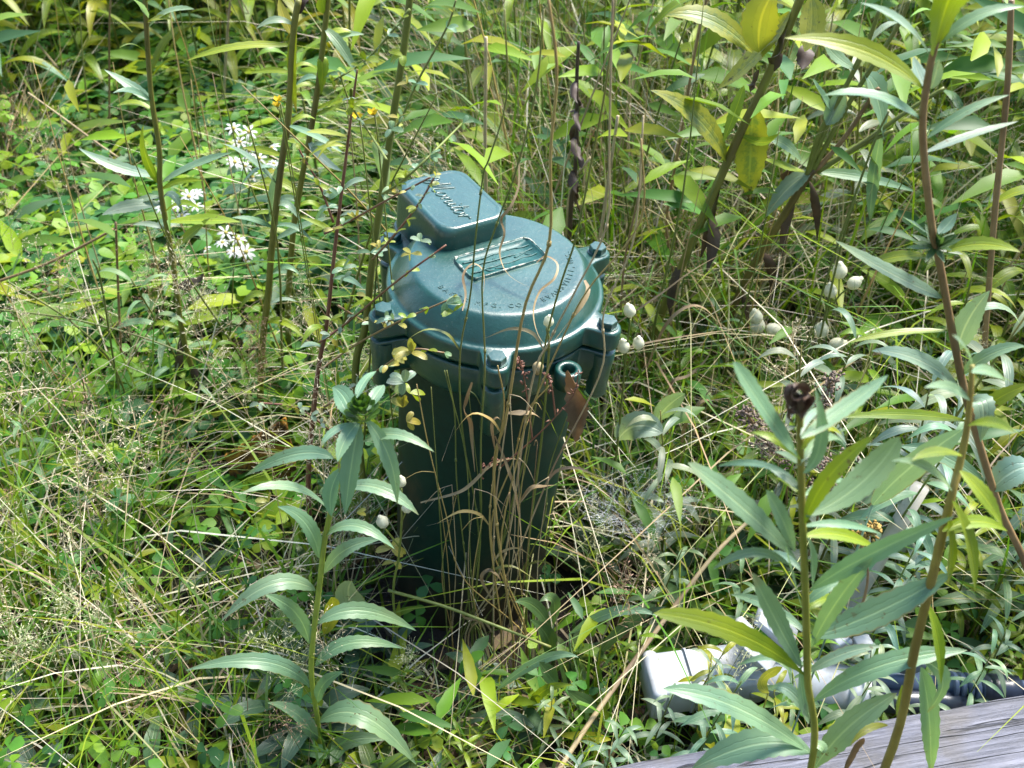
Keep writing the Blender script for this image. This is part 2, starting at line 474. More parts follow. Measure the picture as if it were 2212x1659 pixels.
# ------------------------------------------------------------------ setting: ground
def struct(name, me):
    o = obj(name, me); o['kind'] = 'structure'; return o
gm = MB(); gx = [-40, -8, -3] + [-2 + 0.25 * i for i in range(1, 16)] + [3, 8, 40]
gy = [-40, -6, -1] + [-0.5 + 0.25 * i for i in range(1, 20)] + [8, 20, 60]
gv = [(x, y, (0.02 * math.sin(3.1 * x + 1) * math.cos(2.3 * y) if abs(x) < 2.5 and -0.6 < y < 5 else 0)) for y in gy for x in gx]
W_ = len(gx)
gm.add(gv, [(j * W_ + i, j * W_ + i + 1, (j + 1) * W_ + i + 1, (j + 1) * W_ + i) for j in range(len(gy) - 1) for i in range(W_ - 1)])
struct('ground', gm.mesh('ground', M['soil']))

# ------------------------------------------------------------------ the capped well
FC = PD(1071, 607, 1.0)
TILT = math.radians(4.8)
AX = Vector((math.sin(TILT), 0, math.cos(TILT)))
LEN = FC.z / AX.z
BASE = FC - AX * LEN
well = thing('well_head', BASE, 'dark green painted steel well casing with a bolted cast iron cap standing in the weeds', 'well')
well.rotation_euler = (0, TILT, 0)
Z0 = LEN
RB, EAR = 0.1210, 0.0140
BOLT_A = [math.radians(-89 + 60 * k) for k in range(6)]
BOX_A = math.radians(122.5)
def outline(rc, re, n=360, lobe=0.0, sharp=900.0, rb=RB, elist=BOLT_A):
    R = []
    for i in range(n):
        th = 2 * math.pi * i / n
        rs = [rc]
        for a in elist:
            d = (th - a + math.pi) % (2 * math.pi) - math.pi
            q = re * re - (rb * math.sin(d)) ** 2
            if q > 0 and abs(d) < 1: rs.append(rb * math.cos(d) + math.sqrt(q))
        if lobe:
            d = (th - BOX_A + math.pi) % (2 * math.pi) - math.pi
            if abs(d) < 0.9:
                cx_, hw, rr = 0.1365 + lobe, 0.041 + lobe, 0.018
                r_best = rc
                # rounded rectangle reaching radially out to cx_, half width hw
                for s in np.linspace(rc * 0.8, cx_ + 0.005, 90):
                    x, y = s * math.cos(d), abs(s * math.sin(d))
                    qx, qy = x - (cx_ - rr), y - (hw - rr)
                    inside = (math.hypot(max(qx, 0), max(qy, 0)) + min(max(qx, qy), 0)) < rr
                    if inside: r_best = max(r_best, s)
                rs.append(r_best)
        mxr = max(rs)
        R.append(mxr + math.log(sum(math.exp(sharp * (r - mxr)) for r in rs)) / sharp - math.log(1.0) / sharp)
    # light smoothing gives cast fillets
    for _ in range(2):
        R = [(R[i - 1] + 2 * R[i] + R[(i + 1) % n]) / 4 for i in range(n)]
    return R
def loft(rings, n, close_top=True, close_bot=False):
    V, F = [], []
    for (R, z) in rings:
        for i in range(n):
            th = 2 * math.pi * i / n
            r = R[i] if isinstance(R, (list, tuple)) else R
            V.append((r * math.cos(th), r * math.sin(th), z + Z0))
    for j in range(len(rings) - 1):
        for i in range(n):
            i2 = (i + 1) % n
            F.append((j * n + i, j * n + i2, (j + 1) * n + i2, (j + 1) * n + i))
    if close_top:
        c = len(V); V.append((0, 0, rings[-1][1] + Z0))
        F += [((len(rings) - 1) * n + i, (len(rings) - 1) * n + (i + 1) % n, c) for i in range(n)]
    if close_bot:
        c = len(V); V.append((0, 0, rings[0][1] + Z0)); F += [((i + 1) % n, i, c) for i in range(n)]
    return V, F
n = 360
o_cap = outline(0.1065, EAR, n, lobe=0.005)
sh = lambda R, d: [r - d for r in R]
mb = MB()
HT = 0.024
mb.add(*loft([(sh(o_cap, 0.006), -0.0205), (sh(o_cap, 0.0005), -0.0205), (o_cap, -0.018), (o_cap, -0.0035), (sh(o_cap, 0.0008), -0.0015), (sh(o_cap, 0.0025), -0.0002),
               (0.1030, 0.0), (0.1012, 0.0010), (0.1000, 0.0030), (0.0950, 0.0110), (0.0872, 0.0200), (0.0852, 0.0222), (0.0835, HT - 0.0006), (0.0815, HT), (0.078, HT), (0.04, HT + 0.0008)], n))
obj('cap', mb.mesh('cap', M['paint']), well)
# gasket and lower clamp ring
mb = MB(); mb.add(*loft([(0.098, -0.0295), (0.099, -0.019)], 120)); obj('gasket', mb.mesh('gasket', M['rubber']), well)
o_low = outline(0.104, EAR - 0.0015, n, lobe=0.0, rb=RB)
o_low2 = outline(0.1005, EAR - 0.0055, n, lobe=0.0, rb=RB)
mb = MB()
mb.add(*loft([(0.0935, -0.070), (sh(o_low2, 0.003), -0.067), (o_low2, -0.060), (sh(o_low, 0.001), -0.046), (o_low, -0.04), (o_low, -0.0285), (sh(o_low, 0.0012), -0.0268), (0.098, -0.0266), (0.085, -0.0266)], n, False))
clamp = obj('clamp_ring', mb.mesh('clamp_ring', M['paint']), well)
for a in BOLT_A:                                    # bosses under the ears
    mb = MB()
    c0 = Vector((RB * math.cos(a), RB * math.sin(a), 0))
    ring = [Vector((0.0118 * math.cos(t), 0.0118 * math.sin(t), 0)) for t in [2 * math.pi * k / 20 for k in range(20)]]
    V = [c0 + p + Vector((0, 0, Z0 - 0.03)) for p in ring] + [c0 + p * 0.86 + Vector((0, 0, Z0 - 0.082)) for p in ring] + [c0 + p * 0.6 + Vector((0, 0, Z0 - 0.086)) for p in ring]
    mb.add(V, [(k + 20 * j, (k + 1) % 20 + 20 * j, (k + 1) % 20 + 20 + 20 * j, k + 20 + 20 * j) for k in range(20) for j in range(2)] + [tuple(range(40, 60))])
    obj('boss', mb.mesh('boss', M['paint']), clamp)
# lug with a hole
mb = MB(); la = math.radians(-53); lc = Vector((0.1175 * math.cos(la), 0.1175 * math.sin(la), 0))
prof = [(0.0065, -0.034), (0.0065, -0.0265), (0.0075, -0.0255), (0.0115, -0.0255), (0.0128, -0.0268), (0.0128, -0.045), (0.0065, -0.047), (0.0065, -0.034)]
V = [(lc.x + r * math.cos(2 * math.pi * k / 24), lc.y + r * math.sin(2 * math.pi * k / 24), z + Z0) for r, z in prof for k in range(24)]
mb.add(V, [(j * 24 + k, j * 24 + (k + 1) % 24, (j + 1) * 24 + (k + 1) % 24, (j + 1) * 24 + k) for j in range(len(prof) - 1) for k in range(24)])
obj('lug', mb.mesh('lug', M['paint']), clamp)
# casing
mb = MB(); mb.add(*loft([(0.0925, -LEN - 0.08), (0.0925, -0.3), (0.0925, -0.15), (0.0925, -0.06)], 72, False)); obj('casing', mb.mesh('casing', M['casing']), well)
# conduit below the box
mb = MB(); q = 0.122
tube(mb, [(q * math.cos(BOX_A), q * math.sin(BOX_A), Z0 - 0.02), (q * math.cos(BOX_A), q * math.sin(BOX_A), Z0 - 0.2), (q * math.cos(BOX_A), q * math.sin(BOX_A), -0.05)], 0.019, sides=20, n=4)
obj('conduit', mb.mesh('conduit', M['casing']), well)
# wiring box on the lid
def rrect(hx, hy, r, n=12):
    out = []
    for k, (sx, sy) in enumerate(((1, 1), (-1, 1), (-1, -1), (1, -1))):
        for i in range(n + 1):
            a = math.pi / 2 * (k + i / n)
            out.append((sx * (hx - r) + r * math.cos(a), sy * (hy - r) + r * math.sin(a)))
    return out
ca, sa = math.cos(BOX_A), math.sin(BOX_A)
def boxpt(u, v, z):                # u radial outwards from the box centre, v across
    rx = 0.0845 + u; v = v + 0.003
    return (rx * ca - v * sa, rx * sa + v * ca, z + Z0)
mb = MB(); V = []; F = []
HB = 0.0475
rows = [(0.053, 0.0412, 0.019, -0.019), (0.053, 0.0412, 0.019, 0.004), (0.0526, 0.0408, 0.018, 0.020), (0.0518, 0.0400, 0.018, HB - 0.010), (0.0508, 0.0390, 0.018, HB - 0.0045), (0.0492, 0.0374, 0.0178, HB - 0.0014), (0.0468, 0.035, 0.017, HB - 0.0001), (0.0445, 0.0327, 0.0165, HB - 0.0009), (0.043, 0.0312, 0.016, HB - 0.0009), (0.015, 0.010, 0.006, HB - 0.0007)]
for (hx, hy, r, z) in rows:
    V += [boxpt(u, v, z) for u, v in rrect(hx, hy, r)]
k_ = len(rrect(1, 1, .1))
for j in range(len(rows) - 1):
    for i in range(k_):
        F.append((j * k_ + i, j * k_ + (i + 1) % k_, (j + 1) * k_ + (i + 1) % k_, (j + 1) * k_ + i))
F.append(tuple((len(rows) - 1) * k_ + i for i in range(k_)))
mb.add(V, F)
wbox = obj('wiring_box', mb.mesh('wiring_box', M['paint']), well)
# raised script word on the box
U8 = 0.0097
strokes = [
    [(-0.9, 1.25), (-0.75, 1.65), (-0.35, 1.75), (-0.1, 1.3), (-0.3, 0.6), (-0.35, 0.15), (0.0, 0.0), (0.3, 0.5), (0.62, 1.5), (0.85, 2.35)],
    [(0.85, 2.35), (0.82, 1.4), (0.78, 0.4), (0.8, 0.05)], [(0.8, 0.05), (1.1, 0.8), (1.5, 1.8), (1.72, 2.35)],
    [(1.72, 2.35), (1.65, 1.4), (1.55, 0.5), (1.65, 0.08), (1.95, 0.05), (2.25, 0.4)],
    [(2.95, 0.9), (2.6, 0.95), (2.35, 0.55), (2.45, 0.1), (2.8, 0.05), (3.08, 0.45), (2.95, 0.9), (3.35, 0.8)],
    [(3.45, 0.95), (3.5, 0.5), (3.5, 0.02)], [(3.5, 0.35), (3.8, 0.85), (4.08, 0.92), (4.12, 0.5), (4.15, 0.1), (4.35, 0.08), (4.6, 0.4)],
    [(4.75, 0.95), (4.72, 0.4), (4.85, 0.06), (5.15, 0.3)], [(4.84, 1.4), (4.9, 1.46)],
    [(5.55, 1.85), (5.45, 1.0), (5.4, 0.3), (5.6, 0.05), (5.9, 0.3)], [(5.15, 1.12), (5.5, 1.15), (5.9, 1.18)],
    [(6.55, 0.9), (6.2, 0.95), (5.98, 0.55), (6.08, 0.1), (6.4, 0.05), (6.68, 0.45), (6.55, 0.9), (6.95, 0.8)],
    [(7.1, 0.98), (7.1, 0.5), (7.08, 0.02)], [(7.1, 0.5), (7.3, 0.85), (7.6, 0.95), (7.75, 0.8)],
]
mb = MB()
for s in strokes:
    pts = []
    for (x, y) in s:
        x = (x - 3.55) + (y - 1) * 0.22
        # reading direction runs inwards (-u), letter tops point to -v
        pts.append(boxpt(-x * U8 + 0.001, -(y - 1.0) * U8 * 1.05 + 0.001, HB - 0.00085))
    tube(mb, pts, 0.00115, 0.0011, sides=8, n=max(8, 6 * len(pts)))
obj('lettering', mb.mesh('lettering', M['paint']), wbox)
# lettering round the lid
def glyphs(items, size, ext):
    mb = MB()
    for ch, mat in items:
        cu = bpy.data.curves.new('glyph', 'FONT'); cu.body = ch; cu.size = size; cu.extrude = ext; cu.align_x = 'CENTER'
        ob = bpy.data.objects.new('glyph', cu); COL.objects.link(ob)
        me = bpy.data.meshes.new_from_object(ob)
        V = [mat @ v.co for v in me.vertices]
        mb.add(V, [tuple(p.vertices) for p in me.polygons])
        bpy.data.objects.remove(ob); bpy.data.meshes.remove(me); bpy.data.curves.remove(cu)
    return mb
def arc_text(txt, a0, step, r, z):
    out = []; a = math.radians(a0)
    for ch in txt:
        w = 0.55 if ch in 'I.,' else (0.6 if ch == ' ' else 1.0)
        a += math.radians(step) * w / 2
        if ch != ' ':
            m4 = Matrix.Translation((r * math.cos(a), r * math.sin(a), z + Z0)) @ Matrix.Rotation(a + math.pi / 2, 4, 'Z')
            out.append((ch, m4))
        a += math.radians(step) * w / 2
    return out
mb = glyphs(arc_text('BAKER MFG. CO.', -140, 5.9, 0.0735, HT + 0.0003) + arc_text('EVANSVILLE, WIS.', -56, 5.5, 0.0735, HT + 0.0003), 0.0078, 0.0004)
obj('rim_lettering', mb.mesh('rim_lettering', M['paint'], smooth=False), well)
# raised name plate, overpainted
def plate_pt(u, v, z): return (0.003 + (-u * sa) * 1 - v * ca * 1, 0.002 + u * ca - v * sa, z + Z0)
# u runs along the tangential direction (to the right), v towards the front
def plate_xy(u, v, z):
    tx, ty = sa, -ca               # tangential, pointing right
    fx, fy = -ca, -sa              # inwards, pointing front
    return (0.003 + u * tx + v * fx, 0.002 + u * ty + v * fy, z + Z0)
mb = MB(); V = []; F = []
prof = [(0.0440, 0.0205, 0.008, HT), (0.0432, 0.0198, 0.0078, HT + 0.0026), (0.0418, 0.0184, 0.007, HT + 0.0030), (0.0405, 0.0172, 0.003, HT + 0.0024), (0.040, 0.0166, 0.003, HT + 0.0010), (0.02, 0.008, 0.002, HT + 0.0012)]
for (hx, hy, r, z) in prof:
    V += [plate_xy(u, v, z + random.uniform(-0.00015, 0.00015)) for u, v in rrect(hx, hy, r, 6)]
k2 = len(rrect(1, 1, .1, 6))
for j in range(len(prof) - 1):
    for i in range(k2): F.append((j * k2 + i, j * k2 + (i + 1) % k2, (j + 1) * k2 + (i + 1) % k2, (j + 1) * k2 + i))
F.append(tuple((len(prof) - 1) * k2 + i for i in range(k2)))
mb.add(V, F)
plate = obj('name_plate', mb.mesh('name_plate', M['wrinkled']), well)
mb = MB()
for v0 in (-0.0085, 0.0, 0.0085):                   # crinkled paint ridges
    pts = [plate_xy(-0.037 + 0.0082 * i, v0 + random.uniform(-0.0012, 0.0012), HT + 0.0012 + random.uniform(-0.0003, 0.0007)) for i in range(10)]
    tube(mb, pts, 0.0011, 0.0008, sides=6, n=50, wob=0.35)
for _ in range(6):
    u, v = random.uniform(-0.03, 0.032), random.uniform(-0.012, 0.012)
    tube(mb, [plate_xy(u, v, HT + 0.0011), plate_xy(u + random.uniform(-.004, .008), v + random.uniform(.002, .005), HT + 0.0015), plate_xy(u + random.uniform(0, .014), v + random.uniform(-.002, .008), HT + 0.0011)], 0.0007, sides=5, n=12, wob=0.3)
obj('paint_ridge', mb.mesh('paint_ridge', M['wrinkled']), plate)
mb = MB()
fr = [plate_xy(u, v, HT + 0.0030) for u, v in rrect(0.0425, 0.019, 0.0075, 5)]
fr.append(fr[0]); tube(mb, fr, 0.0009, sides=5, n=150, caps=False, wob=0.45)
obj('plate_edge', mb.mesh('plate_edge', M['scraped']), plate)
# bolts
bm_ = MB()
hexr = 0.0088
for (r, z) in [(0.0118, 0.0), (0.0118, 0.0012)]:
    pass
V = [(0.0102 * math.cos(math.pi * k / 12), 0.0102 * math.sin(math.pi * k / 12), 0.0) for k in range(24)] + [(0.0100 * math.cos(math.pi * k / 12), 0.0100 * math.sin(math.pi * k / 12), 0.0012) for k in range(24)]
bm_.add(V, [(k, (k + 1) % 24, 24 + (k + 1) % 24, 24 + k) for k in range(24)] + [tuple(range(24, 48))])
hx = lambda r, z, a=0: [(r * math.cos(math.pi / 3 * k + a), r * math.sin(math.pi / 3 * k + a), z) for k in range(6)]
V = hx(hexr, 0.001) + hx(hexr, 0.0072) + hx(hexr * 0.93, 0.0080) + hx(hexr * 0.5, 0.0081)
bm_.add(V, [(j * 6 + k, j * 6 + (k + 1) % 6, (j + 1) * 6 + (k + 1) % 6, (j + 1) * 6 + k) for j in range(3) for k in range(6)] + [tuple(range(18, 24))])
bolt_me = bm_.mesh('bolt', M['paint'], smooth=False)
for k, a in enumerate(BOLT_A):
    b = obj('bolt', bolt_me, well, loc=(RB * math.cos(a), RB * math.sin(a), Z0 - 0.0003)); b.rotation_euler = (0, 0, random.uniform(0, 1))

# ------------------------------------------------------------------ timber edging and the plumbing behind it
TZ = 0.16
ta, tb = PZ(1391, 1640, TZ), PZ(2212, 1499, TZ)
td = (tb - ta).normalized(); tn = Vector((td.y, -td.x, 0))          # towards the camera
TC = (ta + tb) / 2
mb = MB(); V = []; F = []
nl, TW, THH = 60, 0.095, 0.2
cross_ = [(0.0, -THH), (0.0, -0.006), (0.002, -0.0015), (0.006, 0.0)] + [(TW * i / 10, 0.0) for i in range(1, 10)] + [(TW - 0.006, 0.0), (TW - 0.0015, -0.002), (TW, -0.007), (TW, -THH)]
for i in range(nl + 1):
    s = -0.85 + 1.9 * i / nl
    for (w, z) in cross_:
        jit = 0.0012 if 0.01 < w < TW - 0.01 else 0.0022
        V.append((s, -w + random.uniform(-jit, jit) * 0.6, z + (random.uniform(-jit, jit) if z > -0.1 else 0)))
kc = len(cross_)
for i in range(nl):
    for k in range(kc - 1): F.append((i * kc + k, (i + 1) * kc + k, (i + 1) * kc + k + 1, i * kc + k + 1))
F.append(tuple(range(kc))); F.append(tuple(nl * kc + k for k in range(kc))[::-1])
mb.add(V, F)
timber = obj('garden_timber', mb.mesh('garden_timber', M['timber']))
timber.location = TC; timber.rotation_euler = (0, 0, math.atan2(td.y, td.x))
tag(timber, 'weathered grey timber edging with split grain lying at the lower right', 'timber')

def box_between(mb, a, b, w, h, up=(0, 0, 1), shell=None):          # rectangular bar from a to b with softened edges
    a, b = Vector(a), Vector(b); t = (b - a).normalized(); s = t.cross(Vector(up)).normalized(); u = s.cross(t)
    r = min(w, h) * 0.14
    prof = rrect(w / 2, h / 2, r, 3); m_ = len(prof)
    V = []
    for p, k in ((a, 0.94), (a + t * r * 0.7, 1), (b - t * r * 0.7, 1), (b, 0.94)):
        V += [p + s * (x * k) + u * (y * k) for x, y in prof]
    F = [(j * m_ + i, j * m_ + (i + 1) % m_, (j + 1) * m_ + (i + 1) % m_, (j + 1) * m_ + i) for j in range(3) for i in range(m_)]
    F += [tuple(range(m_))[::-1], tuple(3 * m_ + i for i in range(m_))]
    mb.add(V, F)
d0, d1 = PZ(1400, 1480, 0.085), PZ(1640, 1450, 0.085)
dsp = thing('gutter_elbow', Vector((d0.x, d0.y, 0.0)), 'white vinyl gutter elbow lying behind the grey timber', 'gutter elbow')
o_ = dsp.location
mb = MB(); box_between(mb, d0, d1, 0.052, 0.045); obj('duct', mb.mesh('duct', M['vinyl'], off=o_), dsp)
mb = MB(); u = (d1 - d0).normalized()
box_between(mb, d0 - u * 0.002, d0 + u * 0.012, 0.058, 0.050); box_between(mb, d0 + u * 0.040, d0 + u * 0.046, 0.055, 0.048); obj('collar', mb.mesh('collar', M['vinyl'], off=o_), dsp)
e0, e1 = PZ(1655, 1455, 0.088), PZ(1868, 1502, 0.085)
mb = MB(); tube(mb, [d1 - u * 0.01, e0, e0.lerp(e1, 0.5), e1], 0.028, 0.026, sides=24, n=14); obj('outlet', mb.mesh('outlet', M['vinyl'], off=o_), dsp)
mb = MB(); ue = (e1 - e0).normalized(); tube(mb, [e1 - ue * 0.02, e1 - ue * 0.01, e1], 0.0295, sides=24, n=4)
obj('outlet_rim', mb.mesh('outlet_rim', M['vinyl'], off=o_), dsp)
for (a, b) in (((1585, 1352), (1668, 1436)), ((1640, 1322), (1712, 1386))):
    mb = MB(); pa, pb = PZ(*a, 0.16), PZ(*b, 0.13); box_between(mb, pa, pb, 0.028, 0.009); obj('bracket', mb.mesh('bracket', M['vinyl'], off=o_), dsp)
for (x, y) in ((1800, 1392), (1845, 1396)):
    mb = MB(); p = PZ(x, y, 0.13); box_between(mb, p, p + Vector((0.017, 0.004, 0)), 0.014, 0.016); obj('clip', mb.mesh('clip', M['vinyl'], off=o_), dsp)
p0, p1 = PY(1768, 1425, 0.66), PY(1990, 1050, 0.72)
mb = MB(); dirp = (p1 - p0).normalized()
rr_ = [0.0088] * 2
tube(mb, [p0 - dirp * 0.12, p0, p0.lerp(p1, 0.5), p1], 0.0088, sides=20, n=8)
pp = obj('white_pipe', mb.mesh('white_pipe', M['pvc']))
tag(pp, 'thin off-white plastic pipe slanting up through the leaves at right', 'pipe')
h0, h1 = PZ(1885, 1466, 0.10), PZ(2290, 1500, 0.10)
hu = (h1 - h0).normalized()
hose = thing('hose_coupling', Vector((h0.x, h0.y, 0)), 'grey-blue ribbed plastic hose coupling lying behind the timber at the right edge', 'hose fitting')
o_ = hose.location; hl = (h1 - h0).length
mb = MB(); tube(mb, [h0, h0 + hu * hl * 0.3], 0.0105, sides=20, n=3); tube(mb, [h0 + hu * hl * 0.28, h1], 0.0085, sides=20, n=3); obj('barrel', mb.mesh('barrel', M['blue'], off=o_), hose)
for k in range(5):
    mb = MB(); q0 = h0 + hu * (hl * 0.42 + k * 0.0075); tube(mb, [q0, q0 + hu * 0.002, q0 + hu * 0.0045], 0.0145, 0.0138, sides=24, n=4); obj('ring', mb.mesh('ring', M['blue'], off=o_), hose)
mb = MB(); q0 = h0 + hu * hl * 0.58
tube(mb, [q0, q0 + hu * 0.015, q0 + hu * 0.036], 0.0155, 0.0165, sides=10, n=5); obj('coupling_nut', mb.mesh('coupling_nut', M['navy'], off=o_), hose)
for k in range(3):
    mb = MB(); q0 = h0 + hu * (hl * 0.75 + k * 0.007); tube(mb, [q0, q0 + hu * 0.004], 0.0115, sides=20, n=3); obj('ring', mb.mesh('ring', M['blue'], off=o_), hose)
mb = MB(); q0 = h0 + hu * hl * 0.16 + Vector((0, 0, 0.012))
disc = [q0 + hu * (0.017 * math.cos(t)) + Vector((0, 0.006, 1)).normalized() * (0.017 * math.sin(t) + 0.018) for t in [2 * math.pi * k / 20 for k in range(20)]]
mb.add(disc + [p + Vector((0, 0.003, 0)) for p in disc], [tuple(range(20)), tuple(range(20, 40))[::-1]] + [(k, 20 + k, 20 + (k + 1) % 20, (k + 1) % 20) for k in range(20)])
obj('tab', mb.mesh('tab', M['tab'], off=o_), hose)
s0, s1 = PZ(1900, 1512, 0.09), PZ(2080, 1520, 0.09)
mb = MB(); tube(mb, [s0, s0.lerp(s1, .5), s1], 0.013, sides=16, n=5); obj('lower_barrel', mb.mesh('lower_barrel', M['navy'], off=o_), hose)

# ------------------------------------------------------------------ hero plants
G_MID = (0.155, 0.265, 0.155)      # grey-green leaf
G_YEL = (0.185, 0.250, 0.012)
G_SIL = (0.18, 0.27, 0.20)
YEL = (0.22, 0.23, 0.025)
def vary(c, a=0.14):
    k = random.uniform(1 - a, 1 + a)
    return (c[0] * k * random.uniform(.93, 1.1), c[1] * k, c[2] * k * random.uniform(.9, 1.1))
def hero_leaf(root, Lf, Yb, mp, color, mat=None, name='leaf', dY=None, label=None, **kw):
    (bx, by), (cx, cy), (tx, ty), w = Lf
    B, C_, T = mp(bx, by), mp(cx, cy), mp(tx, ty)
    dy = random.uniform(-0.035, 0.02) if dY is None else dY
    pb, pc, pt = PY(*B, Yb), PY(*C_, Yb + dy * 0.5), PY(*T, Yb + dy)
    d = (pc - CAMP).dot(FW)
    ww = w * mp(1, 0)[0] - w * mp(0, 0)[0]
    ww = ww * d / FPX * (1.2 if mat is M['leaf_spot'] else 1)
    nrm = Vector((random.uniform(-.3, .3), -0.38 + random.uniform(-.25, .2), 0.9))
    mb = MB()
    leaf(mb, pb, pc, pt, ww * 1.12, nrm, **kw)
    o = obj(name, mb.mesh(name, mat or M['leaf'], off=root.location), root, color)
    if label: o['label'] = label
    return o
def stem_part(root, pts, r0, r1, mat, name='stem', sides=8, color=None, n=None, wob=0.04):
    mb = MB(); tube(mb, pts, r0, r1, sides=sides, n=n or 6 * len(pts), wob=wob)
    return obj(name, mb.mesh(name, mat, off=root.location), root, color)
def ident(x, y): return (x, y)

# --- left goldenrod, in front of the well
mpl = lambda x, y: (360 + x * .5444, 756 + y * .5444)
YL = 0.535
sl = [(612, 1690), (600, 1480), (575, 1300), (580, 1150), (605, 950), (630, 740), (690, 490), (750, 330), (772, 262)]
pts = [PY(*mpl(*p), YL) for p in sl]
b0 = Vector((pts[0].x + .004, YL - .01, 0)); pts = [b0] + pts
gl = thing('goldenrod', b0, 'upright goldenrod with arching leaves and a green bud head, left before the casing', 'plant')
stem_part(gl, pts, 0.0031, 0.0018, M['stem_green'], color=(1.7, 1.75, 0.9))
LL = [((660, 430), (540, 360), (310, 500), 55), ((635, 625), (500, 480), (285, 575), 42), ((605, 825), (580, 650), (440, 622), 62), ((590, 955), (430, 840), (215, 1078), 66), ((565, 1165), (540, 1010), (385, 968), 62),
      ((572, 1340), (450, 1165), (75, 1272), 62), ((595, 1560), (550, 1420), (400, 1400), 56), ((625, 740), (740, 630), (905, 790), 50), ((625, 885), (690, 760), (855, 750), 52), ((600, 1085), (750, 965), (990, 1114), 60),
      ((590, 1255), (690, 1105), (935, 1184), 52), ((598, 1400), (600, 1310), (702, 1276), 48), ((605, 1475), (770, 1340), (990, 1645), 92), ((615, 1625), (720, 1510), (865, 1548), 56), ((765, 290), (730, 440), (708, 655), 82),
      ((765, 285), (700, 340), (678, 445), 55), ((790, 275), (910, 400), (915, 612), 60), ((780, 365), (900, 285), (1062, 405), 46), ((735, 275), (715, 170), (658, 148), 74), ((755, 190), (780, 110), (832, 84), 42), ((795, 240), (840, 160), (862, 138), 46),
      ((692, 470), (630, 560), (655, 662), 58), ((745, 290), (640, 310), (608, 392), 26), ((688, 548), (860, 500), (1000, 655), 58), ((612, 1700), (420, 1570), (285, 1662), 74), ((785, 285), (850, 290), (832, 380), 42), ((610, 1640), (760, 1600), (870, 1700), 60)]
for i, l in enumerate(LL):
    c = vary(G_MID)
    if i in (25,): c = vary(G_YEL)
    dY = 0.03 if i in (19, 20, 18) else (-0.03 if i in (14, 15, 16) else None)
    hero_leaf(gl, l, YL, mpl, c, dY=dY, segs=22)
hc = PY(*mpl(775, 235), YL)
mb = MB()
for ringk, (nk, rad, hgt, tilt) in enumerate(((10, .010, -.004, .95), (9, .009, .000, .75), (8, .0075, .003, .5), (6, .005, .005, .25))):
    for k in range(nk):
        a = 2 * math.pi * (k + 0.5 * ringk) / nk + random.uniform(-.15, .15)
        dr = Vector((math.cos(a), math.sin(a), 0))
        p0 = hc + Vector((0, 0, hgt - .004)) + dr * rad * .35
        p1 = p0 + dr * rad * tilt + Vector((0, 0, .006)); p2 = p1 + dr * rad * .15 * (1.2 - tilt) + Vector((0, 0, .006 * (1.2 - tilt)))
        leaf(mb, p0, p1, p2, 0.0075, dr * -0.6 + Vector((0, 0, 1)), segs=6, cols=2, serr=0, fold=.3)
obj('flower_bud', mb.mesh('flower_bud', M['leaf'], off=gl.location), gl, (0.06, 0.13, 0.02))

# --- right goldenrod, close to the camera
mpr = lambda x, y: (1404 + x * .5441, 756 + y * .5441)
YR = 0.375
sr = [(632, 1690), (625, 1300), (618, 1000), (605, 650), (598, 420), (595, 230)]
pts = [PY(*mpr(*p), YR + 0.004 * i) for i, p in enumerate(sr)]
b0 = Vector((pts[0].x, YR - .02, 0)); pts = [b0] + pts
gr = thing('goldenrod', b0, 'near goldenrod with broad blue-green leaves and a withered brown tip before the timber', 'plant')
stem_part(gr, pts, 0.0028, 0.0018, M['stem_olive'], color=(1.5, 1.5, 1.2))
RL = [((585, 420), (470, 270), (330, 45), 84), ((600, 350), (740, 260), (945, 100), 66), ((610, 490), (720, 400), (655, 150), 52), ((620, 660), (860, 560), (990, 345), 104), ((615, 690), (660, 500), (895, 335), 62),
      ((580, 830), (400, 640), (150, 448), 98), ((575, 800), (520, 640), (462, 556), 58), ((605, 1030), (550, 860), (540, 780), 36), ((602, 1260), (500, 1080), (403, 882), 88), ((612, 1290), (380, 1080), (15, 1045), 84),
      ((635, 955), (800, 830), (1210, 660), 68), ((640, 1140), (900, 1060), (1195, 885), 104), ((650, 1395), (880, 1210), (1260, 1192), 78), ((595, 1260), (600, 1380), (632, 1485), 54), ((620, 1590), (330, 1360), (50, 1345), 88),
      ((640, 1600), (480, 1490), (165, 1665), 112), ((650, 1665), (760, 1480), (980, 1362), 92), ((640, 1180), (720, 1000), (885, 825), 70), ((625, 745), (655, 830), (645, 942), 52), ((560, 500), (420, 420), (268, 462), 26), ((560, 860), (420, 740), (248, 872), 36),
      ((640, 1560), (700, 1570), (690, 1600), 40)]
for i, l in enumerate(RL):
    c = vary(G_MID) if i not in (4, 9) else vary(G_YEL)
    l = (*l[:3], l[3] * 1.0)
    hero_leaf(gr, l, YR + 0.004, mpr, c, segs=22, sh=(0.9, 0.6) if i in (3, 0, 5, 9) else (0.8, 0.8), dY=random.uniform(-.02, .03))
for q in range(18):
    y0 = random.uniform(330, 1600); sg = 1 if q % 2 else -1; ln_ = random.uniform(150, 330) * (1 if y0 > 600 else .7); x0 = 596 + (y0 - 300) * .03
    up_ = random.uniform(20, 170)
    hero_leaf(gr, ((x0, y0), (x0 + sg * ln_ * .5, y0 - up_), (x0 + sg * ln_, y0 - up_ + random.uniform(-30, 130)), random.uniform(26, 50)), YR + .012, mpr, vary(random.choice([G_MID, G_SIL, G_MID, G_YEL])), segs=20, dY=random.uniform(.0, .06))
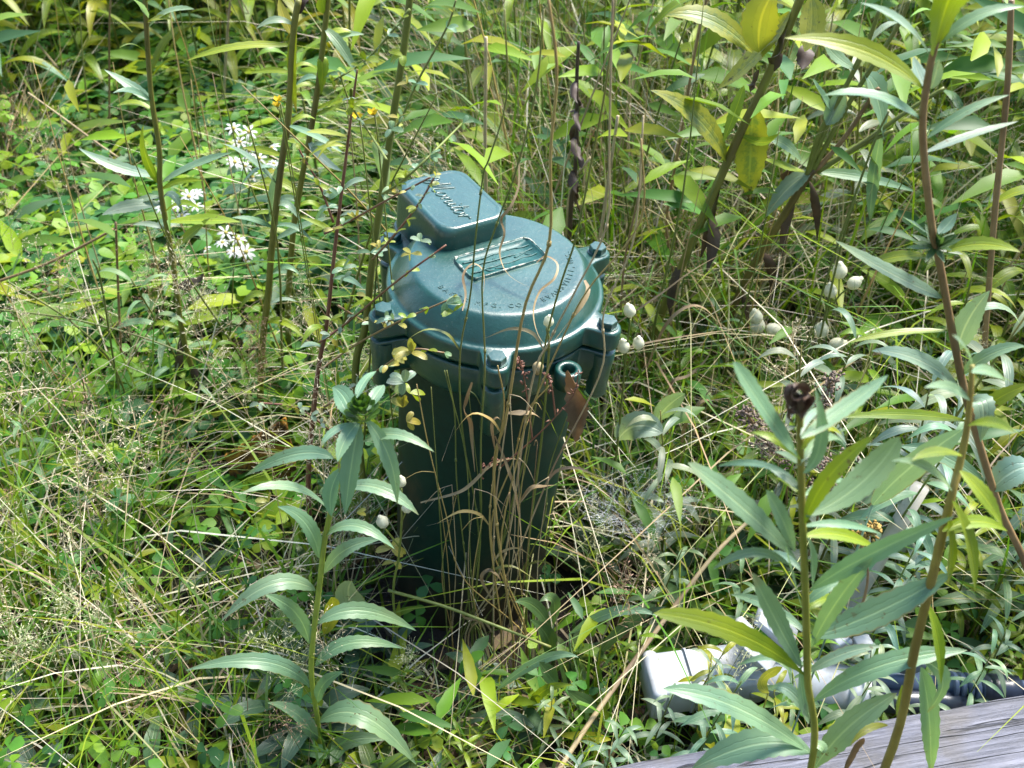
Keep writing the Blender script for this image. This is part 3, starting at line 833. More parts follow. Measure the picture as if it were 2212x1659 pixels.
for wpts, ww_, tw_ in ((((597, 262), (585, 215), (566, 178), (585, 150), (618, 152), (640, 170)), .0075, 2.2), (((598, 250), (606, 205), (600, 165), (578, 158), (560, 185), (556, 240), (566, 290)), .006, -1.6), (((596, 240), (612, 200), (628, 195), (612, 232), (600, 285)), .0055, 2.8), (((594, 255), (570, 232), (548, 262), (572, 302)), .005, 1.4)):
    mb = MB(); ribbon(mb, [PY(*mpr(x + random.uniform(-4, 4), y), YR + .012 + random.uniform(-.004, .004)) for x, y in wpts], ww_, n=28, twist=tw_, fold=.7)
    obj('withered_leaf', mb.mesh('withered_leaf', M['black_dead'], off=gr.location), gr, (1.4, 1.3, 1.3))

# --- thick leaning stem at the right bottom with a strap leaf
pts = [PY(*mpr(x, y), YR + dy) for x, y, dy in ((915, 1700, 0), (1060, 1150, .01), (1180, 650, .02), (1225, 470, .03), (1255, 330, .035), (1272, 180, .04), (1280, 60, .045))]
b0 = Vector((pts[0].x - .03, YR - .03, 0)); pts = [b0] + pts
ts = thing('goldenrod', b0, 'thick yellow-brown plant stem crossing in front of the timber with a hanging strap leaf', 'plant')
stem_part(ts, pts, 0.0038, 0.0012, M['stem_brown'], color=(1.15, 1.35, .6))
for l, c in ((((1075, 1260), (1120, 1420), (1115, 1690), 78), G_MID), (((1000, 1330), (985, 1400), (985, 1480), 34), G_YEL), (((1075, 1230), (1240, 1280), (1100, 1440), 60), G_MID), (((1230, 480), (1330, 560), (1400, 700), 60), G_YEL), (((1278, 90), (1340, 60), (1420, 130), 46), G_MID), (((1270, 200), (1190, 120), (1090, 150), 46), G_MID), (((1280, 70), (1260, -20), (1200, -60), 44), G_SIL), (((1262, 300), (1350, 260), (1450, 330), 50), G_YEL), (((1240, 420), (1130, 380), (1040, 440), 44), G_YEL), (((1200, 560), (1100, 420), (960, 440), 40), G_MID), (((1160, 720), (1300, 640), (1420, 720), 50), G_YEL),
             (((1095, 1000), (1160, 1150), (1155, 1330), 55), G_YEL), (((1200, 600), (1290, 760), (1290, 960), 75), G_YEL), (((1180, 660), (1210, 800), (1180, 940), 60), G_YEL)):
    hero_leaf(ts, l, YR + .012, mpr, vary(c), segs=20)
hero_leaf(ts, ((945, 1490), (860, 1480), (795, 1570), 26), YR, mpr, YEL, segs=14, label='yellowing leaf')
hero_leaf(ts, ((850, 1540), (800, 1580), (770, 1690), 44), YR, mpr, (1, 1, 1), mat=M['dead'], segs=14, name='withered_leaf')

# --- tall goldenrod at the right edge
YE = 0.60
pts = [PY(x, y, YE) for x, y in ((2230, 1290), (2157, 1091), (2093, 880), (2061, 737), (2029, 565), (2012, 483), (1993, 286), (2007, 154), (2022, 90), (2045, -40))]
b0 = Vector((pts[0].x + .06, YE - .01, 0)); pts = [b0] + pts
ge = thing('goldenrod', b0, 'tall brown-stemmed goldenrod with silvery leaves rising along the right edge', 'plant')
stem_part(ge, pts, 0.0035, 0.002, M['stem_brown'], color=(.95, .9, .8))
EL = [((1993, 190), (1880, 80), (1694, 82), 46, 'y'), ((1990, 258), (1890, 180), (1780, 206), 30, 'm'), ((2007, 118), (1960, 30), (1858, 6), 22, 's'), ((2018, 118), (2030, 30), (2080, -70), 90, 'y'), ((2028, 95), (2110, 10), (2215, 14), 26, 'm'),
      ((2005, 198), (1982, 165), (1973, 122), 34, 's'), ((2010, 192), (2024, 160), (2027, 128), 26, 's'), ((2008, 505), (1978, 490), (1950, 468), 24, 's'), ((2026, 505), (2045, 490), (2067, 460), 24, 's'), ((2036, 643), (1920, 595), (1805, 520), 40, 's'),
      ((2010, 557), (1930, 540), (1855, 585), 24, 'y'), ((2035, 545), (2120, 510), (2205, 545), 32, 'y'), ((2071, 837), (1985, 755), (1883, 758), 40, 's'), ((2068, 760), (2080, 690), (2138, 628), 46, 's'), ((2092, 880), (2140, 830), (2118, 955), 50, 's'),
      ((2090, 910), (1960, 885), (1810, 902), 22, 'y'), ((2055, 715), (1925, 710), (1828, 742), 16, 'y'), ((2075, 810), (2150, 745), (2215, 748), 32, 'm'), ((2128, 1045), (2030, 960), (1944, 965), 32, 'm'), ((2100, 900), (2160, 850), (2225, 830), 30, 'y'),
      ((2140, 1060), (2190, 1000), (2240, 1010), 60, 's'), ((1998, 330), (2090, 290), (2200, 262), 20, 's'), ((2000, 300), (2090, 225), (2180, 205), 20, 'm')]
for (b, c, t, w, k) in EL:
    hero_leaf(ge, (b, c, t, w), YE, ident, vary({'y': G_YEL, 'm': G_MID, 's': G_SIL}[k]), segs=18)
mb = MB(); hc = PY(2020, 535, YE)
for k in range(26):
    a = random.uniform(0, 6.28); el = random.uniform(-.3, 1.3); dr = Vector((math.cos(a) * math.cos(el), math.sin(a) * math.cos(el), math.sin(el)))
    leaf(mb, hc, hc + dr * .009, hc + dr * .02 + Vector((0, 0, -.002)), 0.005, Vector((0, -.4, 1)), segs=5, cols=2, serr=0)
obj('leaf_whorl', mb.mesh('leaf_whorl', M['leaf'], off=ge.location), ge, (0.05, 0.10, 0.03))

# --- leaning old goldenrods behind the well, right
YA = 1.06
def leaning(label, base, path, r0, r1, leaves, mat, Y, group=None, scol=None):
    pts = [PY(x, y, Y + d) for x, y, d in path]
    b0 = Vector((base[0], base[1], 0)); pts = [b0] + pts
    g = thing('goldenrod', b0, label, 'plant', group)
    stem_part(g, pts, r0, r1, mat, color=scol)
    if path[0][0] < 700:
        for q in range(14):
            sg = 1 if q % 2 else -1; k0 = random.uniform(.5, len(path) - 1.6); i0 = int(k0); f0 = k0 - i0
            x0 = path[i0][0] * (1 - f0) + path[i0 + 1][0] * f0; y0 = path[i0][1] * (1 - f0) + path[i0 + 1][1] * f0
            if y0 > 760: continue
            lw = random.uniform(45, 95)
            leaves = leaves + [((x0, y0), (x0 + sg * lw * .5, y0 - random.uniform(10, 40)), (x0 + sg * lw, y0 + random.uniform(-30, 40)), random.uniform(9, 16), random.choice('yyms'))]
    for l in leaves:
        (b, c, t, w, k) = l
        if k == 'sp': hero_leaf(g, (b, c, t, w), Y, ident, vary((0.11, 0.15, 0.03)), mat=M['leaf_spot'], segs=20, label='yellow spotted leaf')
        elif k == 'd': hero_leaf(g, (b, c, t, w), Y, ident, (1, 1, 1), mat=M['black_dead'], segs=14, name='withered_leaf', wave=.5, curl=.5)
        else: hero_leaf(g, (b, c, t, w), Y, ident, vary({'y': G_YEL, 'm': G_MID, 's': G_SIL, 'Y': YEL}[k]), segs=18)
    return g
pA = PY(1385, 820, YA)
leaning('leaning goldenrod with thick olive stem and big yellow spotted leaves right of the cap', (pA.x - .01, YA), [(1390, 790, 0), (1420, 700, 0), (1467, 587, 0), (1595, 297, 0), (1649, 186, 0), (1728, 0, 0), (1760, -80, 0)], 0.0062, 0.0044,
        [((1625, 112), (1530, 10), (1438, 34), 44, 'sp'), ((1640, 112), (1630, 30), (1682, -30), 72, 'Y'), ((1706, 25), (1640, 130), (1550, 192), 42, 'sp'), ((1627, 222), (1622, 330), (1616, 428), 52, 'sp'), ((1572, 352), (1520, 235), (1405, 195), 46, 'sp'),
         ((1752, -10), (1762, 60), (1738, 112), 42, 'sp'), ((1738, 95), (1745, 120), (1732, 150), 34, 'd'), ((1607, 185), (1590, 240), (1562, 308), 24, 'y'), ((1660, 160), (1690, 110), (1700, 60), 30, 'd'), ((1560, 380), (1535, 470), (1512, 560), 22, 'd'), ((1530, 450), (1560, 500), (1525, 590), 26, 'd'), ((1640, 150), (1610, 190), (1627, 205), 18, 'd'),
         ((1480, 560), (1440, 610), (1450, 690), 20, 'd'), ((1600, 290), (1660, 330), (1690, 280), 26, 'y')], M['stem_olive'], YA)
pB = PY(1480, 900, YA + .04)
gB = leaning('leaning goldenrod whose dark stem forks into a fan of thin branches, right of the cap', (pB.x - .01, YA + .04), [(1500, 860, 0), (1560, 720, 0), (1620, 587, 0), (1700, 455, 0), (1742, 387, 0), (1760, 366, 0)], 0.0064, 0.0044,
        [((1752, 372), (1700, 395), (1655, 468), 38, 's'), ((1731, 347), (1692, 295), (1650, 302), 26, 'm'), ((1760, 372), (1870, 375), (1980, 415), 24, 'm'), ((1748, 390), (1770, 440), (1765, 520), 16, 'd'), ((1720, 420), (1690, 480), (1690, 560), 18, 'd'), ((1715, 352), (1690, 370), (1700, 400), 24, 'd'),
         ((1640, 540), (1690, 580), (1660, 660), 20, 'd'), ((1600, 630), (1640, 690), (1600, 760), 22, 'd'), ((1740, 372), (1690, 360), (1640, 340), 20, 'y')], M['stem_olive'], YA + .04, scol=(.85, .7, .7))
for i, (path) in enumerate((((1740, 390), (1800, 240), (1867, 110), (1900, 20)), ((1750, 380), (1830, 230), (1935, 64), (1965, 0)), ((1742, 385), (1770, 290), (1825, 190), (1858, 120)), ((1760, 372), (1830, 290), (1885, 205), (1900, 190)), ((1762, 370), (1860, 310), (1960, 240), (2040, 190)), ((1764, 372), (1850, 320), (1930, 280)))):
    stem_part(gB, [PY(x, y, YA + .04) for x, y in path], 0.0034, 0.0022, M['stem_green'] if i != 3 else M['stem_brown'], name='branch', color=(.9, .85, .8))
for (b, c, t, w, k) in (((1820, 190), (1800, 250), (1785, 270), 40, 's'), ((1867, 160), (1900, 190), (1910, 300), 60, 'm'), ((1880, 290), (1860, 330), (1915, 370), 24, 'y'), ((1800, 240), (1770, 200), (1755, 170), 24, 'm'), ((1850, 150), (1790, 120), (1780, 80), 30, 'm'), ((1905, 280), (1880, 400), (1880, 480), 24, 'm')):
    hero_leaf(gB, (b, c, t, w), YA + .04, ident, vary({'y': G_YEL, 'm': G_MID, 's': G_SIL}[k]), segs=16)
pts_d = [PY(x, y, YA + .1) for x, y in ((1232, 470), (1240, 400), (1246, 300), (1246, 172), (1250, 90))]
b0 = Vector((pts_d[0].x, YA + .1, 0)); dd = thing('withered_stalk', b0, 'blackened withered stalk with curled dead leaves behind the right shoulder of the cap', 'plant')
stem_part(dd, [b0] + pts_d, 0.0035, 0.002, M['black_dead'])
for k in range(9):
    y = 180 + 30 * k + random.uniform(-8, 8); x = 1247 - k * 1.2
    hero_leaf(dd, ((x, y), (x + random.uniform(-25, 25), y + 20), (x + random.uniform(-22, 22), y + random.uniform(30, 55)), random.uniform(12, 22)), YA + .1, ident, (1, 1, 1), mat=M['black_dead'], segs=10, name='withered_leaf', wave=.6, curl=.6)

# --- tall stems at the left
leaning('tall bare-stemmed weed leaning left, leftmost of the olive stems behind the well', (PY(455, 1010, 1.05).x, 1.05), [(440, 950, 0), (422, 826, 0), (394, 719, 0), (372, 558, 0), (347, 412, 0), (344, 322, 0), (326, 200, 0), (315, 36, 0), (312, -40, 0)], 0.0042, 0.0026,
        [((345, 400), (300, 330), (310, 270), 20, 'y'), ((348, 395), (420, 350), (500, 330), 26, 'm'), ((370, 540), (420, 500), (455, 470), 22, 'y'), ((330, 220), (290, 190), (225, 150), 22, 's'), ((320, 60), (360, 10), (420, 20), 22, 'm'), ((318, 40), (300, 0), (270, -10), 30, 'm'),
         ((395, 720), (380, 780), (390, 850), 20, 'd'), ((380, 620), (430, 610), (440, 590), 24, 'd'), ((410, 780), (430, 830), (425, 890), 16, 'd'), ((340, 380), (250, 370), (170, 320), 24, 's'), ((360, 480), (450, 470), (520, 480), 26, 'y'), ((352, 440), (270, 440), (220, 465), 26, 's')], M['stem_olive'], 1.05)
leaning('tall olive-brown weed stem with a brown dead bud at its top, left of the cap', (PY(556, 960, 1.0).x, 1.0), [(562, 898, 0), (566, 755, 0), (580, 629, 0), (587, 537, 0), (605, 376, 0), (623, 250, 0), (634, 72, 0), (645, 0, 0)], 0.0048, 0.0032,
        [((634, 78), (612, 40), (602, -5), 22, 'Y'), ((640, 45), (622, 140), (641, 245), 20, 'y'), ((632, 100), (510, 85), (402, 132), 18, 'y'), ((620, 270), (690, 290), (740, 330), 16, 'm'), ((600, 400), (540, 330), (480, 310), 20, 's'), ((606, 350), (590, 420), (585, 480), 22, 's'), ((590, 520), (660, 480), (720, 470), 20, 'm'), ((648, 30), (640, -20), (660, -40), 40, 'd')], M['stem_olive'], 1.0)
leaning('second olive weed stem standing close right of the dead-budded stem, left of the cap', (PY(620, 800, 1.12).x, 1.12), [(622, 700, 0), (630, 537, 0), (644, 430, 0), (680, 233, 0), (702, 60, 0), (712, -40, 0)], 0.0046, 0.003,
        [((690, 130), (700, 110), (694, 205), 26, 'y'), ((700, 60), (740, 90), (770, 160), 22, 'm'), ((705, 30), (690, 0), (700, -30), 30, 'y'), ((665, 300), (690, 350), (740, 370), 18, 's'), ((645, 420), (610, 380), (560, 390), 20, 'y')], M['stem_olive'], 1.12)
leaning('reddish-brown stalk, straight and bare, between the left goldenrod and the cap', (PY(655, 1150, .80).x, .80), [(666, 1041, 0), (680, 862, 0), (692, 770, 0), (705, 704, 0), (727, 504, 0), (745, 360, 0), (765, 200, 0), (772, 150, 0)], 0.0034, 0.0007,
        [((727, 504), (690, 480), (650, 470), 12, 'y')], M['stem_red'], .80)

# --- St John's wort beside the cap
YS = 0.79
pts = [PY(x, y, YS) for x, y in ((768, 850), (790, 700), (805, 560), (825, 420), (845, 280), (870, 120), (885, 0), (892, -60))]
b0 = Vector((pts[0].x - .01, YS, 0))
sj = thing('st_johns_wort', b0, 'branching wort with small oval leaves and thin reddish side shoots left of the cap', 'plant')
stem_part(sj, [b0] + pts, 0.0040, 0.0026, M['stem_green'], color=(.85, .8, .7))
def small_pair(root, x, y, Y, s, col, n=2, a0=None):
    for k in range(n):
        a = (a0 if a0 is not None else random.uniform(0, 6.28)) + k * 2 * math.pi / n + random.uniform(-.2, .2)
        dx, dy = math.cos(a), math.sin(a) * .7
        hero_leaf(root, ((x, y), (x + dx * s * .55, y + dy * s * .5 - s * .18), (x + dx * s, y + dy * s), s * random.uniform(.34, .46)), Y, ident, vary(col), segs=8, cols=2, serr=0, sh=(.7, .6), dY=random.uniform(-.01, .01))
def wy(x, y):
    return YS - .02 if x < 800 or y < 330 else YS - .02 - .085 * min(1, (x - 800) / 60)
shoots = [([(885, 20), (845, 70), (790, 130), (720, 175)], 'o'), ([(840, 300), (870, 250), (900, 180), (965, 60), (985, 0)], 'g'), ([(825, 420), (870, 390), (930, 335), (1000, 265)], 'g'), ([(835, 345), (800, 290), (760, 230), (735, 165)], 'g'), ([(805, 560), (850, 510), (905, 440), (940, 380)], 'r'), ([(700, 505), (756, 477), (840, 430), (930, 383)], 'r'),
          ([(690, 740), (756, 692), (860, 605), (964, 529)], 'r'), ([(690, 800), (760, 750), (850, 700), (975, 645)], 'b'), ([(700, 880), (770, 830), (830, 790), (890, 755), (960, 762)], 'b'), ([(720, 480), (690, 400), (655, 340), (640, 310)], 'r'), ([(730, 660), (800, 700), (850, 690)], 'b'), ([(560, 870), (640, 880), (700, 920), (750, 960)], 'r')]
for s, k in shoots:
    stem_part(sj, [PY(x, y, wy(x, y)) for i, (x, y) in enumerate(s)], 0.0012, 0.0008, {'o': M['stem_green'], 'g': M['stem_green'], 'r': M['stem_red'], 'b': M['stem_brown']}[k], name='side_shoot', sides=5)
YC = (0.30, 0.28, 0.06)
for (x, y, s, c, nn) in ((888, 762, 42, YC, 7), (850, 772, 30, YC, 4), (838, 790, 26, YC, 3), (964, 655, 34, G_MID, 5), (980, 672, 30, G_YEL, 3), (909, 520, 24, G_SIL, 4), (888, 548, 24, YC, 4), (874, 826, 40, G_SIL, 6), (885, 850, 34, G_YEL, 3), (820, 535, 24, YC, 3), (800, 545, 30, G_MID, 3), (790, 640, 22, YC, 2),
                         (835, 690, 26, G_SIL, 4), (860, 700, 22, YC, 2), (770, 470, 22, YC, 3), (745, 600, 24, G_SIL, 3), (742, 580, 30, G_MID, 3), (715, 690, 28, G_YEL, 3), (905, 440, 18, G_MID, 2), (900, 180, 26, G_MID, 4), (930, 335, 26, G_MID, 4), (760, 230, 28, G_YEL, 4), (845, 280, 28, G_MID, 4), (825, 420, 28, G_MID, 4), (790, 130, 30, G_YEL, 4), (870, 120, 34, G_YEL, 4),
                         (880, 180, 24, YC, 2), (730, 420, 26, G_MID, 3), (690, 400, 24, G_YEL, 3), (655, 340, 20, YC, 2), (860, 255, 24, YC, 2), (730, 750, 26, YC, 2), (870, 880, 36, YC, 4), (878, 910, 32, YC, 3), (560, 872, 24, G_SIL, 3), (640, 880, 22, YC, 2), (580, 1085, 30, YC, 3), (565, 1120, 26, G_YEL, 2), (845, 1185, 36, YC, 5), (850, 1215, 26, YC, 2), (770, 1108, 22, YC, 2), (1000, 265, 24, G_MID, 3), (965, 60, 26, G_MID, 3), (805, 700, 24, G_MID, 2)):
    small_pair(sj, x, y, wy(x, y) - .004 if y < 1000 else .655, s, c, nn)
for s_, k_ in shoots:
    P2 = [Vector((x, y, 0)) for x, y in s_]
    for q in smooth_path(P2, 9)[1:]:
        if random.random() < .75: small_pair(sj, q.x, q.y, wy(q.x, q.y) - .003, random.uniform(14, 24), random.choice([G_MID, G_YEL, YC, G_SIL, G_YEL]), random.choice([2, 2, 3]))
for (x, y) in ((601, 218), (772, 256), (598, 230), (805, 247)):
    mb = MB(); p = PY(x, y, .95 if x < 700 else YS - .01)
    for k in range(5): a = k * 1.257; dr = Vector((math.cos(a), math.sin(a), .9)).normalized(); leaf(mb, p, p + dr * .003, p + dr * .0065, .004, Vector((0, -.5, 1)), segs=4, cols=2, serr=0)
    f = thing('buttercup', Vector((p.x, p.y + .01, 0)), '', 'flower')
    obj('petals', mb.mesh('petals', M['yellow'], off=f.location), f)
    stem_part(f, [p, p + Vector((.002, .003, -.06)), f.location], .0007, .0007, M['stem_green'], sides=4, n=8)
    tag(f, {601: 'small yellow flower at far left beside the dead-budded stem', 772: 'small yellow flower above and left of the cap', 598: 'lower yellow bud of the pair at far left', 805: 'yellow bud close to the wort stem above the cap'}[x], 'flower')

# --- pale small plant at the left and striped blade
YP = 0.98
pts = [PY(x, y, YP) for x, y in ((262, 1330), (255, 1283), (246, 1180), (235, 1090), (224, 1008), (222, 990))]
b0 = Vector((pts[0].x, YP, 0)); pl = thing('loosestrife', b0, 'small pale plant with stacked pairs of light green leaves at the left', 'plant')
stem_part(pl, [b0] + pts, .0024, .0014, M['stem_brown'], color=(.8, .7, .6))
for (y, x) in ((1047, 226), (1086, 234), (1138, 240), (1184, 246), (1214, 250), (1262, 254)):
    for sgn in (-1, 1):
        hero_leaf(pl, ((x, y), (x + sgn * 30, y - 22), (x + sgn * random.uniform(58, 78), y + random.uniform(-4, 24)), 27), YP, ident, vary((0.16, 0.21, 0.07)), segs=12, serr=.03)
mb = MB(); ribbon(mb, [PY(x, y, .60) for x, y in ((150, 1607), (205, 1594), (270, 1596), (340, 1600))], .0065, n=24); ribbon(mb, [PY(x, y, .60) for x, y in ((340, 1600), (345, 1640), (350, 1700))], .004, n=8)
tag(obj('striped_blade', mb.mesh('striped_blade', M['leaf_spot']), color=(.12, .2, .02)), 'yellow-edged grass blade lying level at the bottom left', 'grass blade')

# --- bladder campion
def pod(root, x, y, Y, r, dead=False, to=None):
    p = PY(x, y, Y); d = (p - CAMP).dot(FW); R = .86 * r * d / FPX
    q = PY(*to, Y) if to else p + Vector((0, 0, -.03))
    ax = (p - q).normalized(); s = ax.cross(Vector((.2, .9, .1))).normalized(); t = ax.cross(s)
    prof = [(-1.05, .12), (-.95, .45), (-.6, .86), (-.1, 1.0), (.4, .9), (.8, .6), (1.0, .35), (1.25, .28), (1.22, .1)]
    V = [p + ax * (a * R * random.uniform(1.22, 1.25)) + (s * math.cos(k * math.pi / 7) + t * math.sin(k * math.pi / 7)) * (b * R * (1 + .10 * (k % 2))) for a, b in prof for k in range(14)]
    F = [(j * 14 + k, j * 14 + (k + 1) % 14, (j + 1) * 14 + (k + 1) % 14, (j + 1) * 14 + k) for j in range(len(prof) - 1) for k in range(14)]
    F += [tuple(range(14))[::-1]]
    mb = MB(); mb.add(V, F)
    return obj('seed_pod', mb.mesh('seed_pod', M['pod_dry'] if dead else M['pod'], off=root.location), root)
M['pod'] = flat_mat('pale_pod', (0.74, 0.73, 0.56), 0.55, 0.3, 0.35)
M['pod_dry'] = flat_mat('dry_pod', (0.46, 0.36, 0.20), 0.6, 0.3, 0.25)
def campion(label, Y, base, pods, stems, r=17):
    b0 = Vector((PY(*base, Y).x, Y, 0)); g = thing('bladder_campion', b0, label, 'plant', None)
    stem_part(g, [b0, PY(*base, Y)] + [PY(x, y, Y) for x, y in stems[0]], .0014, .0011, M['stem_green'], sides=5)
    for s in stems[1:]: stem_part(g, [PY(x, y, Y) for x, y in s], .0011, .0009, M['stem_green'], name='branch', sides=5)
    for (x, y, dead, to) in pods: pod(g, x, y, Y, r * random.uniform(.9, 1.08), dead, to)
    return g
campion('thin campion with four pale papery pods at the right, farthest from the cap', 1.0, (1640, 1000), [(1846, 611, 0, (1815, 632)), (1794, 628, 0, (1797, 660)), (1774, 713, 0, (1768, 740)), (1808, 744, 0, (1775, 752)), (1814, 585, 0, (1812, 620))], [[(1720, 800), (1780, 690), (1812, 640), (1836, 620)], [(1785, 690), (1795, 650), (1796, 632)], [(1735, 790), (1762, 745), (1770, 722)], [(1750, 765), (1780, 750), (1800, 748)], [(1812, 640), (1813, 590)]])
campion('thin campion with three pale papery pods clustered on one tip, right of the leaning stems', 1.02, (1605, 900), [(1671, 712, 0, (1650, 708)), (1636, 702, 0, (1640, 730)), (1633, 684, 0, (1637, 700))], [[(1620, 790), (1640, 720), (1648, 704)], [(1648, 704), (1660, 710)], [(1640, 715), (1634, 690)]])
campion('thin campion with pale pods beside the right ear of the cap', .80, (1330, 1000), [(1360, 671, 0, (1368, 700)), (1379, 741, 0, (1376, 775)), (1347, 748, 0, (1352, 780))], [[(1345, 850), (1352, 770), (1362, 690)], [(1350, 800), (1372, 760)], [(1350, 790), (1348, 760)]], r=15)
campion('campion with one pale pod over the cap rim and a striped dry pod below', .69, (1140, 1200), [(1185, 694, 0, (1181, 722)), (1162, 795, 1, (1164, 770))], [[(1170, 950), (1183, 800), (1186, 740), (1181, 708)], [(1186, 750), (1170, 765), (1163, 782)]], r=14)
campion('thin campion with three dry pale pods between the left goldenrod and the casing', .64, (850, 1300), [(866, 1040, 0, (868, 1075)), (880, 1095, 0, (872, 1120)), (826, 1127, 0, (838, 1150))], [[(862, 1200), (868, 1120), (867, 1056)], [(866, 1130), (877, 1105)], [(862, 1180), (830, 1140)]], r=14)
mb = MB(); p = PY(330, 1483, .62)
b0 = Vector((p.x, .62, 0)); sb = thing('bladder_campion', b0, 'single round whitish pod on a forked stalk at the lower left', 'plant')
stem_part(sb, [b0, PY(345, 1640, .62), PY(340, 1530, .62), PY(332, 1492, .62)], .0012, .0009, M['stem_tan'], sides=5); pod(sb, 330, 1483, .62, 12, False, (335, 1510))
stem_part(sb, [PY(341, 1535, .62), PY(370, 1480, .62), PY(400, 1420, .62)], .0008, .0006, M['stem_tan'], name='branch', sides=5)

# --- white asters
def aster(label, clusters, Y, base):
    b0 = Vector((PY(*base, Y).x, Y, 0)); g = thing('aster', b0, label, 'plant')
    cx = sum(c[0] for c in clusters) / len(clusters); cy = sum(c[1] for c in clusters) / len(clusters)
    stem_part(g, [b0, PY((base[0] + cx) / 2, (base[1] + cy) / 2 + 40, Y), PY(cx, cy + 25, Y)], .002, .0014, M['stem_green'], sides=6)
    for (x, y, r) in clusters:
        x += random.uniform(-9, 9); y += random.uniform(-9, 9); p = PY(x, y, Y + random.uniform(-.03, .03)); d = (p - CAMP).dot(FW); R = 1.15 * r * d / FPX
        stem_part(g, [PY(cx, cy + 30, Y), (PY(cx, cy + 20, Y) + p) / 2 + Vector((0, 0, -.005)), p], .0008, .0006, M['stem_green'], name='stalk', sides=4, n=6)
        mb = MB(); nrm = Vector((random.uniform(-.5, .5), random.uniform(-.8, .1), 1)).normalized()
        s = nrm.cross(Vector((.3, .9, 0))).normalized(); t = nrm.cross(s); npet = random.randint(6, 9); a0 = random.uniform(0, 6)
        for k in range(npet):
            a = a0 + 2 * math.pi * k / npet + random.uniform(-.15, .15); dr = s * math.cos(a) + t * math.sin(a)
            leaf(mb, p + dr * R * .12, p + dr * R * .6 + nrm * R * .18, p + dr * R * random.uniform(.9, 1.1) - nrm * R * .15, R * .27, nrm, segs=5, cols=2, serr=0, sh=(.5, .35), fold=.1)
        f = obj('flower', mb.mesh('flower', M['petal'], off=g.location), g)
        mb = MB(); tube(mb, [p - nrm * R * .05, p + nrm * R * .15, p + nrm * R * .22], R * .24, R * .12, sides=8, n=4); obj('flower_disc', mb.mesh('flower_disc', M['floret'], off=g.location), f)
    for k in range(7):
        yy = cy + 40 + k * 22; sgn = 1 if k % 2 else -1
        hero_leaf(g, ((cx + (base[0] - cx) * k / 8, yy), (cx + sgn * 35, yy - 20), (cx + sgn * random.uniform(50, 80), yy + 8), 22), Y, ident, vary(G_MID), segs=10)
aster('white flowering aster, topmost of the aster clumps at left', [(508, 285, 17), (540, 280, 18), (520, 305, 17), (545, 325, 18), (535, 345, 17), (515, 352, 18), (560, 350, 17), (545, 375, 16), (595, 318, 17), (592, 345, 15), (528, 368, 15)], 1.42, (520, 560))
aster('white flowering aster, clump behind the leftmost olive stem', [(360, 425, 16), (382, 440, 18), (405, 432, 18), (428, 425, 17), (420, 450, 16), (390, 462, 16), (350, 445, 15), (410, 500, 14)], 1.36, (400, 620))
aster('white flowering aster, lowest clump beside the dead-budded stem', [(484, 508, 18), (472, 525, 16), (520, 525, 18), (535, 545, 20), (545, 565, 18), (510, 548, 16), (560, 590, 15), (470, 560, 13), (445, 545, 12)], 1.28, (515, 700))

# --- grass culms rising in front of the well
YG = 0.675
roots = [(1050, 1370), (1062, 1372), (1070, 1365), (1080, 1372), (1045, 1378), (1092, 1370)]
culms = [
    ([(1030, 1180), (1000, 950), (996, 775), (1006, 637), (1023, 490), (1044, 386), (1054, 324), (1075, 200), (1090, 20)], 'g', .0011, 'dark green grass culm crossing the box edge, leftmost over the cap'),
    ([(1045, 1150), (1035, 950), (1030, 772), (1048, 602), (1068, 498), (1103, 359), (1150, 200), (1175, 20)], 'g', .0011, 'green grass culm crossing the name plate and the box corner'),
    ([(1075, 1150), (1090, 1000), (1096, 900), (1138, 654), (1169, 515), (1197, 324), (1195, 150), (1182, -20)], 'y', .0018, 'thick golden grass culm crossing the middle of the lid'),
    ([(1090, 1200), (1140, 950), (1190, 741), (1218, 619), (1242, 515), (1284, 324), (1310, 150), (1332, -20)], 'g', .0013, 'dark green grass culm passing right of the name plate'),
    ([(1085, 1220), (1150, 850), (1187, 734), (1242, 630), (1298, 491), (1326, 324), (1330, 100), (1325, -20)], 't', .0013, 'pale tan grass culm crossing the right half of the lid'),
    ([(1080, 1200), (1120, 980), (1148, 880), (1228, 723), (1287, 619), (1360, 480), (1385, 300)], 'y', .0012, 'bent golden culm leaning over the right ear of the cap'),
    ([(1100, 1240), (1200, 1000), (1287, 810), (1308, 671), (1360, 515), (1390, 250)], 't', .0012, 'tan culm rising past the right bolt of the cap'),
    ([(1020, 1200), (1005, 1000), (960, 800)], 'g', .0009, 'short green culm ending below the left rim of the cap'),
    ([(1055, 1150), (1060, 1000), (1075, 880), (1075, 790)], 'y', .0012, 'short golden culm ending at the front bolt'),
    ([(1070, 1150), (1110, 1000), (1150, 900), (1190, 830)], 'y', .0012, 'golden culm ending under the front right rim'),
    ([(1085, 1180), (1120, 1050), (1145, 960)], 'g', .001, 'short green culm bent against the casing'),
    ([(1000, 1250), (960, 1100), (925, 960), (900, 830)], 'y', .0009, 'thin golden culm along the left side of the casing'),
    ([(1110, 1250), (1160, 1120), (1195, 1020), (1225, 900)], 'g', .001, 'green culm along the right side of the casing'),
    ([(1010, 1230), (985, 1050), (975, 900), (965, 800)], 'g', .001, 'green culm standing before the left third of the casing'),
    ([(1065, 1130), (1085, 970), (1100, 870)], 't', .0011, 'tan culm in the middle of the bundle before the casing'),
]
